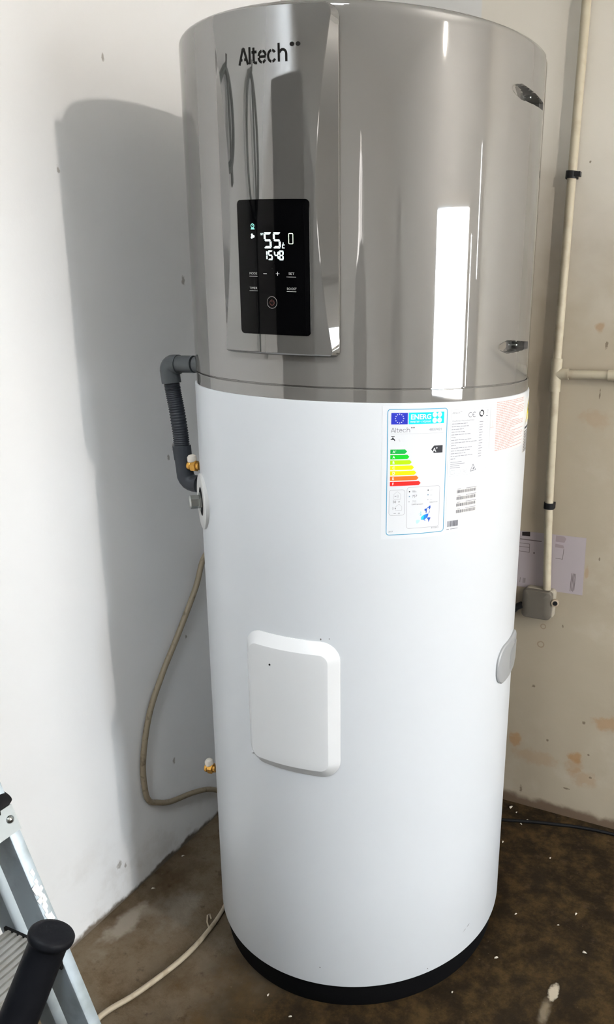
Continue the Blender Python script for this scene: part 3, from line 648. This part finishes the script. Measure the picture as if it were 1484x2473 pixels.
# red warning sheet and the yellow hazard sticker round the right-hand side
WS = sheet('warning_notice', -21.2, 3.4, 1.083, 1.1735, ink('notice_white', (.60, .60, .60)), .00005)
C_RED = ink('faint_red', (.50, .31, .28)); random.seed(21)
P = Print(0, 0, RS + .0003, R0); z = 1.1695; i = 0
while z > 1.089:
    L = random.choice((1.0, 1.0, .98, 1.0, .45, .75, .95, .6)); a0, a1 = -18.4, -18.4 + 20.2 * L; u, ue = radians(a0) * R0, radians(a1) * R0
    while u < ue:
        w = random.uniform(.004, .013); P.rect(u, min(u + w, ue), z - .0012, z); u += w + .0012
    z -= .00287; i += 1
k = radians(-20.4) * R0
P.rect(k - .004, k + .006, 1.1287, 1.1292).rect(k + .0008, k + .0012, 1.1292, 1.141); P.build('red_lettering', C_RED, WS)
HZ = sheet('hazard_sticker', 3.6, 19.0, 1.066, 1.1655, ink('hazard_white', (.58, .57, .55)), .0001)
P = Print(radians(10.6), 0, RS + .0004, R0); P.poly([(-.0265, 1.1175), (.0265, 1.1175), (0, 1.1635)]); P.build('triangle_border', C_BLACK, HZ)
P = Print(radians(10.6), 0, RS + .0006, R0); P.poly([(-.0222, 1.1202), (.0222, 1.1202), (0, 1.1585)]); P.build('triangle', ink('hazard_yellow', (.70, .58, .03)), HZ)
P = Print(radians(10.6), 0, RS + .0008, R0); P.poly([(-.003, 1.150), (-.006, 1.139), (-.001, 1.140), (-.003, 1.125), (.005, 1.143), (.0005, 1.142), (.003, 1.150)]); P.build('bolt_symbol', C_BLACK, HZ)
P = Print(0, 0, RS + .0004, R0); random.seed(4)
P.rect(radians(5.0) * R0, radians(17.5) * R0, 1.1085, 1.1128)
for i in range(13): z = 1.1035 - .0030 * i; P.rect(radians(4.6) * R0, radians(random.uniform(14, 18)) * R0, z, z + .0015)
P.build('hazard_lettering', C_BLACK, HZ)

# ------------------------------------------------------------------ drain pipe on the left
y = -.15
dp_ = empty('drain_pipe', (-.334, y, 1.2), 'dark grey plastic drain pipe with ribbed hose running down the left side of the tank', 'pipe')
MB().sweep([(-.2768, -.15, 1.2018), (-.312, y, 1.2)], .0158, 28).build('straight_tube', M_PVC, dp_)
e = [(-.312, y, 1.1995), (-.322, y, 1.1992)] + [(-.322 - .012 * sin(radians(t)), y, 1.187 + .0122 * cos(radians(t))) for t in (15, 30, 45, 60, 75, 90)] + [(-.3335, y, 1.178), (-.3318, y, 1.164)]
MB().sweep(e, [.0178, .0178] + [.0180] * 6 + [.0178, .0178], 28).build('elbow', M_PVC, dp_)
path = smooth_pts([(-.3318, y, 1.166), (-.3285, y, 1.145), (-.3235, y, 1.115), (-.3185, y, 1.075), (-.3165, y, 1.045), (-.3160, y, 1.030)], 30)
rad = [(.0136 + .0013 * (1 if (i // 2) % 2 else 0)) for i in range(len(path))]
MB().sweep(path, rad, 28).build('ribbed_hose', M_PVCD, dp_, 60)
MB().sweep([(-.3168, y, 1.046), (-.3160, y, 1.032), (-.3150, y, 1.020)], [.0172, .0172, .0168], 28).build('collar', mat('dark_slate_pvc', (.020, .024, .031), .48, spec=.3), dp_)
e = [(-.3155, y, 1.022), (-.3138, y, 1.005), (-.3125, y, .994)] + [(-.2945 - .018 * cos(radians(t)), y + .002 * t / 90, .992 - .018 * sin(radians(t))) for t in (15, 35, 55, 75, 90)] + [(-.2845, y + .003, .9735)]
MB().sweep(e, [.0158, .0158, .0162] + [.0165] * 5 + [.0165], 28).build('lower_elbow', mat('dark_slate_pvc', (.020, .024, .031), .48, spec=.3), dp_)

def brass(x, y, z, label):
    t = empty('brass_fitting', (x, y, z), label, 'fitting')
    ax = (-1, -.15, 0); o = Vector((x, y, z)); d = Vector(ax).normalized()
    MB().lathe([(0, .0), (.0075, .0), (.0075, .008)], 20, org=o, ax=d).lathe([(.0, .005), (.0105, .005), (.0115, .006), (.0115, .015), (.0105, .016), (0, .016)], 6, org=o, ax=d).build('hex_nut', M_BRASS, t, 20)
    MB().lathe([(.0, .0155), (.0088, .0155), (.0094, .017), (.0094, .022), (.0085, .0235), (.0, .0235)], 20, org=o, ax=d).build('collar', M_BRASS, t)
    MB().lathe([(0, .022), (.005, .0215), (.0085, .018), (.0095, .012), (.0085, .008), (.006, .006)], 20, org=o + d * .012, ax=(-.25, 0, 1)).build('white_cap', mat('grimy_white_cap', (.62, .57, .50), .5), t)
    return t
brass(-.2775, -.15, 1.010, 'brass fitting with a white cap beside the bottom bend of the grey drain pipe')
brass(-.2775, -.15, .345, 'brass fitting with a white cap low on the left side of the tank')

# hose loop on the left wall
hp = [(-.30, .17, .86), (-.415, .105, .78), (-.462, .0828, .7324), (-.4695, .0509, .6595), (-.471, -.016, .5696), (-.471, -.0795, .4928), (-.4705, -.1307, .4137), (-.470, -.1600, .3145), (-.470, -.1605, .2384), (-.470, -.150, .206), (-.470, -.128, .188), (-.470, -.0829, .1616), (-.470, .0062, .1317), (-.466, .0696, .1004), (-.44, .13, .05), (-.38, .19, .007), (-.25, .22, .006)]
tag(MB().sweep(smooth_pts(hp, 8), .0066, 14).build('hose', M_HOSE), 'grimy beige hose looping down the white wall left of the tank', 'hose')
# cables on the floor
fcb = [(-.10, -.98, .006), (-.20, -.78, .006), (-.285, -.585, .006), (-.3013, -.5009, .006), (-.2754, -.4281, .006), (-.2518, -.3346, .006), (-.2472, -.2603, .006), (-.2575, -.1757, .006), (-.29, -.09, .006), (-.31, .02, .006)]
fp = smooth_pts(fcb, 8); fr = [.0056 if i < 44 else max(.0036, .0056 - .0001 * (i - 44)) for i in range(len(fp))]
fc_ = tag(MB().sweep(fp, fr, 12).build('cable', M_CABLE), 'pale beige cable running over the floor from the ladder to under the tank', 'cable')
MB().sweep([(-.2535, -.232, .007), (-.262, -.226, .012), (-.270, -.214, .016), (-.271, -.205, .012), (-.262, -.212, .008)], .0017, 8).build('loose_strand', M_CABLE, fc_)
bc = [(-.05, .36, .005), (.10, .385, .005), (.2064, .3942, .005), (.2536, .4087, .005), (.3056, .4255, .005), (.36, .440, .005), (.4097, .4520, .005), (.4973, .462, .005), (.70, .468, .005), (1.2, .466, .005)]
tag(MB().sweep(smooth_pts(bc, 8), .0042, 12).build('cable', M_BLACKP), 'black cable lying along the floor at the foot of the cream wall', 'cable')

# ------------------------------------------------------------------ conduit on the cream wall
cd = empty('conduit_pipe', (.262, .464, .63), 'cream vertical conduit pipe on the cream wall with a side branch', 'conduit')
cy_ = YB - .016
cx = [(.262, cy_, RZ - .001), (.259, cy_, 1.9), (.2560, cy_, 1.6), (.2535, cy_, 1.27), (.2535, cy_, 1.16), (.2600, cy_, .86), (.2705, cy_, .642)]
MB().sweep(smooth_pts(cx, 4), .0100, 18).build('pipe', M_CONDUIT, cd)
MB().sweep([(.2532, cy_, 1.205), (.2532, cy_, 1.13)], .0128, 20).sweep([(.2535, cy_, 1.170), (.283, cy_, 1.1715)], .0128, 20).build('tee_fitting', M_CONDUIT, cd)
MB().sweep([(.27, cy_, 1.1708), (.40, cy_, 1.1757), (.75, cy_, 1.184), (1.6, cy_, 1.190)], .0098, 18).build('branch_pipe', M_CONDUIT, cd)
MB().sweep([(.373, cy_, 1.1747), (.415, cy_, 1.176)], .0122, 20).build('coupling', M_CONDUIT, cd)
def clip(x, z, tabw, label):
    t = empty('pipe_clip', (x, YB, z), label, 'clip')
    m = MB().sweep([(x + .0003, cy_, z + .0075), (x - .0003, cy_, z - .0075)], .0125, 20)
    m.box(x - .0125, x + .0125, cy_, YB - .0005, z - .0075, z + .0075)
    m.build('band', M_BLACKP, t)
    if tabw: MB().box(x + .008, x + tabw, cy_ - .010, cy_ + .004, z - .0045, z + .0055).build('lug', M_BLACKP, t)
clip(.2545, 1.5935, .021, 'black clip with a side lug holding the upper part of the cream conduit')
clip(.2600, .8563, 0, 'plain black clip round the lower part of the cream conduit above the paper')
# junction box
jb = empty('junction_box', (.248, YB, .605), 'square beige junction box on the cream wall under the conduit', 'box')
def soft_box(x0, x1, y0, y1, z0, z1, r, n=5):
    prof = rrect((x0 + x1) / 2, (z0 + z1) / 2, (x1 - x0) / 2, (z1 - z0) / 2, r, n); cxm, czm = (x0 + x1) / 2, (z0 + z1) / 2
    def ring(y, k): return [(cxm + (x - cxm) * k, y, czm + (z - czm) * k) for x, z in prof]
    return MB().grid([ring(y1, 1), ring(y0 + .004, 1), ring(y0 + .0012, .985), ring(y0, .95), ring(y0, .5), ring(y0, .01)], close_u=True, flip=True)
soft_box(.2135, .288, YB - .034, YB - .012, .566, .640, .010).build('lid', M_BOX, jb, 40)
soft_box(.2165, .2925, YB - .020, YB - .0005, .5675, .6415, .009).build('back_box', mat('box_back', (.23, .20, .155), .55), jb, 40)
MB().lathe([(.0095, -.004), (.0095, .003), (.0062, .004), (.0055, -.002), (0, -.002)], 20, org=(.2965, YB - .030, .615), ax=(.35, -1, 0)).build('cable_gland', mat('dirty_gland', (.22, .17, .12), .6), jb)
MB().lathe([(.0056, .0), (.0056, .0045), (0, .0050)], 16, org=(.2965, YB - .030, .615), ax=(.35, -1, 0)).build('gland_plug', M_BLACKP, jb)
tag(MB().sweep(smooth_pts([(.214, YB - .03, .596), (.200, YB - .03, .587), (.185, YB - .028, .572), (.13, YB - .022, .54), (.05, YB - .018, .50)], 5), .0085, 12).build('cable', M_BLACKP), 'thick black cable entering the left side of the junction box', 'cable')
# paper behind the conduit
pp = empty('paper_sheet', (.27, YB, .70), 'printed white paper sheet stuck on the cream wall behind the conduit', 'paper')
def wq(mb, pts, yy): return mb.add([(x, yy, z) for x, z in pts], [tuple(range(len(pts)))])
m = MB(); q = [(.170, .632), (.262, .6345), (.262, .7815), (.170, .779)]; q2 = [(.264, .6345), (.3566, .6361), (.3541, .7835), (.264, .7815)]
def slab(pts, y0, y1):
    n = len(pts); return MB().add([(x, y0, z) for x, z in pts] + [(x, y1, z) for x, z in pts], [tuple(range(n)), tuple(range(2 * n - 1, n - 1, -1))] + [(i, i + n, (i + 1) % n + n, (i + 1) % n) for i in range(n)])
slab([(.150, .6310), (.3566, .6361), (.3541, .7835), (.150, .7780)], YB - .0016, YB - .0002).build('sheet', M_SHEET, pp, None)
yy = YB - .0019
m = MB(); wq(m, [(.1945, .7672), (.2150, .7680), (.2143, .7800), (.1940, .7772)], yy); m.build('black_print', ink('paper_black', (.012, .008, .008)), pp, None)
m = MB(); wq(m, [(.19, .757), (.245, .758), (.245, .7605), (.19, .7595)], yy)
for z in (.747, .738, .7255): wq(m, [(.186, z), (.216, z + .0006), (.216, z + .0018), (.186, z + .0012)], yy)
wq(m, [(.2150, .7255), (.2162, .7255), (.2158, .748), (.2146, .748)], yy); wq(m, [(.226, .7245), (.230, .7248), (.230, .729), (.226, .7287)], yy)
for x in (.196, .204, .2065, .209): wq(m, [(x, .644), (x + .0011, .644), (x + .0014, .657), (x + .0003, .657)], yy)
wq(m, [(.300, .721), (.3012, .721), (.3024, .748), (.3012, .748)], yy); wq(m, [(.283, .7208), (.301, .7212), (.301, .7222), (.283, .7218)], yy)
m.build('print_line', ink('paper_grey', (.10, .08, .08)), pp, None)['kind'] = 'stuff'
m = MB(); wq(m, [(.28, .764), (.302, .7645), (.306, .775), (.300, .780), (.28, .780)], yy); wq(m, [(.280, .7495), (.3025, .750), (.300, .757), (.280, .759)], yy); m.build('smudge', ink('paper_mauve', (.22, .175, .185)), pp, None)
m = MB()
for x, z0 in ((.325, .642), (.3283, .643), (.3316, .642), (.3345, .645)): wq(m, [(x, z0), (x + .0012, z0), (x + .0022, .689), (x + .0010, .689)], yy)
m.build('print_text', ink('paper_text', (.10, .08, .08)), pp, None)['kind'] = 'stuff'

# ------------------------------------------------------------------ step ladder, lower left
LY = -.8135; SL = math.tan(radians(68.893))
def xf(z): return .2277 - z / SL
lad = empty('step_ladder', (.10, -.95, 0), 'aluminium step ladder with ribbed treads and paint splashes beside the white wall', 'ladder')
Ld = Vector((-1 / SL, 0, 1)); nz = Vector((sin(radians(68.893)), 0, cos(radians(68.893))))     # along the stile / out of its front face
def stile(y0, sgn, ztop, name, mback=0.0, wd=.0385, fl=.0148):
    mb = MB(); o = Vector((xf(0) - mback, y0, 0)); L = Ld * ztop
    r = .004
    prof = [(-wd, 0), (-wd, .0025), (-.0025 - .002, .0025), (-.0025, .0045), (-.0025, fl), (0, fl), (0, r), (-.0012, .0012), (-r, 0)]
    for k in (0, 1): mb.v += [tuple(o + L * k + Vector((1, 0, 0)) * (p / nz.x) + Vector((0, sgn * q_, 0))) for p, q_ in prof]
    n = len(prof); mb.f += [(i, (i + 1) % n, (i + 1) % n + n, i + n) if sgn < 0 else (i, i + n, (i + 1) % n + n, (i + 1) % n) for i in range(n)]
    mb.f += [tuple(range(n)), tuple(range(n, 2 * n))]
    return mb.build(name, M_ALU, lad, 30)
ZTOP = .99
st = stile(LY, 1, ZTOP, 'stile'); stile(LY - .30, -1, ZTOP, 'stile')
stile(LY + .004, 1, ZTOP - .06, 'rear_leg', .074, .028, .018); stile(LY - .304, -1, ZTOP - .06, 'rear_leg', .074, .028, .018)
# paint splash flakes on the front flange
m = MB(); random.seed(12); o_ = Vector((nz.x, 0, nz.z)) * .0006
for z0, z1, k in ((.60, .64, 10), (.625, .66, 8)):
    for i in range(k):
        z = random.uniform(z0, z1); yq = LY + random.uniform(.002, .010); L_ = random.uniform(.006, .016); w_ = random.uniform(.002, .0045)
        m.add([Vector((xf(z), yq, z)) + o_, Vector((xf(z), yq + w_, z + .003)) + o_, Vector((xf(z + L_), yq + w_ * .9, z + L_)) + o_, Vector((xf(z + L_ * .8), yq - .002, z + L_ * .8)) + o_], [(0, 1, 2, 3)])
m.build('paint_splash', M_SPLASH, lad, None)['kind'] = 'stuff'
for zt in (.209, .392, .575, .758):
    x1 = xf(zt) + .006; x0 = x1 - .085
    tr = MB().box(x0, x1, LY - .2985, LY - .0008, zt - .024, zt - .003)
    tr.build('tread', M_TREAD, lad, None)
    t_o = lad.children[-1]
    rb = MB()
    for i in range(9):
        xr = x0 + .004 + i * .0094; rb.box(xr, xr + .0052, LY - .2985, LY - .001, zt - .003, zt)
    rb.build('tread_rib', M_TREAD, t_o, None)
    cp = MB().box(x0 - .003, x1 + .003, LY - .0035, LY - .0006, zt - .026, zt + .001); cp.build('tread_end_cap', M_BLACKP, t_o, None)
    for dx in (.018, .052):
        MB().lathe([(0, .004), (.003, .0032), (.0045, .001), (.005, 0)], 12, org=(xf(zt) - dx * .5 - .004, LY + .0025, zt - .014 - dx * .1), ax=(0, 1, 0)).build('rivet', M_STEEL, lad)
# plastic corner and riveted bracket at the upper tread
zt = .758; xq = xf(zt)
soft = []
for k, (yy_, sh) in enumerate(((LY - .016, 1), (LY + .010, 1), (LY + .0165, .85), (LY + .0185, .5), (LY + .0185, .01))):
    soft.append([(xq - .012 + .024 * sh * cos(t), yy_, zt - .006 + .0095 * sh * sin(t)) for t in [2 * pi * q_ / 20 for q_ in range(20)]])
MB().grid(soft, close_u=True).build('corner_cap', M_BLACKP, lad)
bo_ = Vector((nz.x, 0, nz.z))
m = MB(); p0 = Vector((xf(.715), LY - .030, .715)) + bo_ * .0004; m.obox(p0, Vector((0, .0455, 0)), Ld * .030, bo_ * .0022); m.build('bracket', mat('bracket_alu', (.36, .40, .42), .4, .8), lad, None)
MB().lathe([(0, .0035), (.0026, .0030), (.0046, .0012), (.0050, 0)], 14, org=tuple(Vector((xf(.731), LY + .007, .731)) + bo_ * .0026), ax=tuple(bo_)).build('rivet', M_STEEL, lad)
for yq in (LY + .012, LY - .312):
    MB().box(.2277 - .048, .2277 + .008, yq - .020, yq + .012, 0, .03).build('rubber_foot', M_RUBBER, lad, None)
    MB().box(.2277 - .118, .2277 - .066, yq - .016, yq + .010, 0, .028).build('rubber_foot', M_RUBBER, lad, None)

# ------------------------------------------------------------------ pole with a rubber grip, nearest the camera
gt = Vector((.2142, -.9786, .824)); gd = (Vector((.1968, -1.0095, .7503)) - gt).normalized()
ge = gt + gd * (gt.z / -gd.z)
gp_ = empty('grip_pole', tuple(ge), 'pole with a thick black rubber grip and flared end in the near foreground', 'handle')
MB().lathe([(0, -.0015), (.012, -.0012), (.0168, -.0002), (.0183, .0016), (.0186, .0040), (.0183, .0064), (.0166, .0080), (.0156, .0105), (.0156, .02), (.0160, .08), (.0164, .16), (.0168, .30), (.0158, .31), (.011, .312)], 40, org=gt, ax=gd).build('rubber_grip', M_RUBBER, gp_, 50)
MB().sweep([gt + gd * .30, ge - gd * .004], .011, 20).build('pole', M_STEEL, gp_)

# ------------------------------------------------------------------ crumbs on the floor
chips = [(.2208, .4614, .012), (.2772, .4271, .008), (.3693, .3078, .006), (.3445, .0923, .006), (.4688, .1496, .007), (.3424, -.0443, .008), (.5093, .0466, .009), (-.0288, -.2891, .009),
         (-.4462, -.1862, .008), (-.0419, -.3209, .006), (.2604, -.1271, .007), (.2879, -.1632, .005), (.0242, -.3442, .006), (.2429, .3157, .007), (-.4569, -.0685, .007), (.2405, .4475, .006), (.265, .405, .007), (.44, .10, .005)]
CL = ['largest pale crumb against the foot of the cream wall beside the tank', 'pale crumb just above the black cable, right of the tank', 'upright pale crumb in the middle of the dark floor right of the tank',
      'small pale crumb close to the right side of the tank base', 'small pale crumb far right on the dark floor, level with the tank base', 'triangular pale crumb on the floor right of the black base ring', 'long pale crumb at the right of the floor near the white smear',
      'flat pale crumb at the front of the black base ring, left of centre', 'oval pale crumb on the floor beside the left white wall', 'tiny pale crumb in front of the tank at the very left of the black base', 'tiny pale crumb touching the front right of the black base ring',
      'tiny pale crumb a little in front of the black base on the right', 'pale crumb at the bottom edge of the picture in front of the tank', 'pale crumb at the tank edge just below the black cable', 'pale crumb at the dirty foot of the left wall near the tank',
      'small pale crumb between the cream wall and the black cable', 'flat pale crumb touching the black cable near the tank', 'faint tiny crumb on the dark floor right of the black base']
o_done = []
random.seed(9); first = None
for x, yq, s_ in chips:
    if first is None:
        bm = bmesh.new(); bmesh.ops.create_icosphere(bm, subdivisions=1, radius=1.0)
        for v in bm.verts: v.co *= random.uniform(.6, 1.05)
        zmin = min(v.co.z for v in bm.verts)
        for v in bm.verts: v.co.z -= zmin
        me = bpy.data.meshes.new('plaster_crumb'); bm.to_mesh(me); bm.free(); me.materials.append(M_CHIP)
        o = first = bpy.data.objects.new('plaster_crumb', me)
    else: o = first.copy()
    COL.objects.link(o); o.location = (x, yq, 0); o.rotation_euler = (0, 0, random.uniform(0, 6.28)); o.scale = (s_ * .75, s_ * .4, s_ * .3)
    tag(o, CL[len(o_done)], 'crumb', 'pale crumbs on the floor'); o_done.append(o)

# ------------------------------------------------------------------ ceiling lamp (seen as a warm streak in the grey cover)
LP = Vector((1.95, -.735, 2.17))
cl = empty('pendant_lamp', (LP.x, LP.y, RZ), 'bare warm bulb hanging from the ceiling, mirrored as a streak near the grey rim', 'lamp')
MB().lathe([(0, -.03), (.03, -.028), (.045, -.0005), (0, -.0005)], 24, org=(LP.x, LP.y, RZ)).build('ceiling_rose', mat('lamp_white', (.8, .8, .78), .4), cl)
MB().sweep([(LP.x, LP.y, RZ - .02), (LP.x, LP.y, LP.z + .09)], .003, 8).build('flex', M_BLACKP, cl)
MB().lathe([(0, .10), (.012, .098), (.018, .09), (.018, .05), (.014, .042), (0, .042)], 20, org=LP).build('socket', M_BLACKP, cl)
MB().lathe([(0, -.028), (.008, -.025), (.015, -.014), (.0188, .002), (.018, .018), (.0145, .034), (.010, .046), (0, .046)], 20, org=LP).build('bulb', mat('warm_bulb', (1, .85, .65), .4, emit=(1.0, .92, .83), es=2700.0), cl)

# ------------------------------------------------------------------ two folded parasols behind the camera, mirrored in the grey cover
def parasol(x, y, s_, label):
    t = empty('folded_parasol', (x, y, 0), label, 'parasol')
    MB().lathe([(0, .0), (.20, .0), (.21, .02), (.19, .05), (.05, .07), (.03, .10), (0, .10)], 32, org=(x, y, 0)).build('base', mat('parasol_base', (.03, .03, .03), .6), t)
    MB().lathe([(0, .05), (.02, .05), (.02, 2.05 * s_), (0, 2.06 * s_)], 16, org=(x, y, 0)).build('pole', mat('parasol_pole', (.05, .045, .04), .4), t)
    m = MB(); rows = []
    for z, rr in ((.55, .13), (.60, .165), (.9, .17), (1.2, .16), (1.45, .12), (1.55, .075), (1.62, .055), (1.75, .05), (1.85, .04), (1.93, .022)):
        rows.append([(x + rr * s_ * (1 + .12 * cos(8 * a)) * cos(a), y + rr * s_ * (1 + .12 * cos(8 * a)) * sin(a), z * s_) for a in [2 * pi * i / 48 for i in range(48)]])
    m.grid(rows, close_u=True).build('canopy', mat('parasol_cloth', (.045, .042, .040), .8), t)
parasol(1.03, -2.30, .97, 'larger dark folded parasol mirrored in the grey cover right of the display panel')
parasol(1.80, -1.76, .93, 'slimmer dark folded parasol mirrored in the grey cover beside the bright doorway')

# tall dark cabinet against the left wall behind the camera, mirrored in the control panel
cb = empty('tall_cabinet', (XL + .2, -2.17, 0), 'tall dark grey cabinet against the white wall, mirrored in the control panel', 'cabinet')
M_CAB = mat('dark_grey_cabinet', (.05, .048, .045), .6)
MB().box(XL + .002, XL + .38, -3.05, -1.30, .06, 1.86).box(XL + .02, XL + .36, -3.0, -1.35, 0, .06).build('body', M_CAB, cb, None)
for y0, y1, hy in ((-3.04, -2.181, -2.25), (-2.169, -1.31, -2.10)):
    d_ = MB().box(XL + .382, XL + .40, y0, y1, .08, 1.85).build('door', M_CAB, cb, None)
    MB().sweep([(XL + .40, hy, .95), (XL + .425, hy, .96), (XL + .425, hy, 1.09), (XL + .40, hy, 1.10)], .006, 10).build('handle', M_STEEL, d_)

# two hose loops hung on the left wall just outside the picture, mirrored in the panel
def hung_hose(yc, zt, w, h, tail, label):
    t = empty('hanging_hose', (XL, yc, zt), label, 'hose')
    MB().sweep([(XL + .0005, yc, zt + .004), (XL + .05, yc, zt + .004), (XL + .055, yc, zt + .02)], .006, 10).build('hook', M_BLACKP, t)
    x = XL + .032; pts = []
    for i in range(60):
        a = pi / 2 + 2 * pi * 2 * i / 59; k = 1 + .06 * (i / 59)
        pts.append((x + .012 * (i / 59 - .5), yc + w * k * cos(a), zt - h * k + h * k * sin(a) - .001))
    pts += [(x, yc - .02, zt - .02), (x, yc - .03, zt - .2), (x, yc - .025, zt - tail)]
    MB().sweep(pts, .0085, 10).build('loop', mat('dark_green_hose', (.012, .03, .026), .5), t)
hung_hose(-.56, 1.74, .055, .085, .20, 'smaller dark hose loop on a wall hook, mirrored at the upper left of the panel')
hung_hose(-.84, 1.78, .075, .14, .60, 'larger dark hose loop with a long tail on a wall hook, mirrored in the panel')
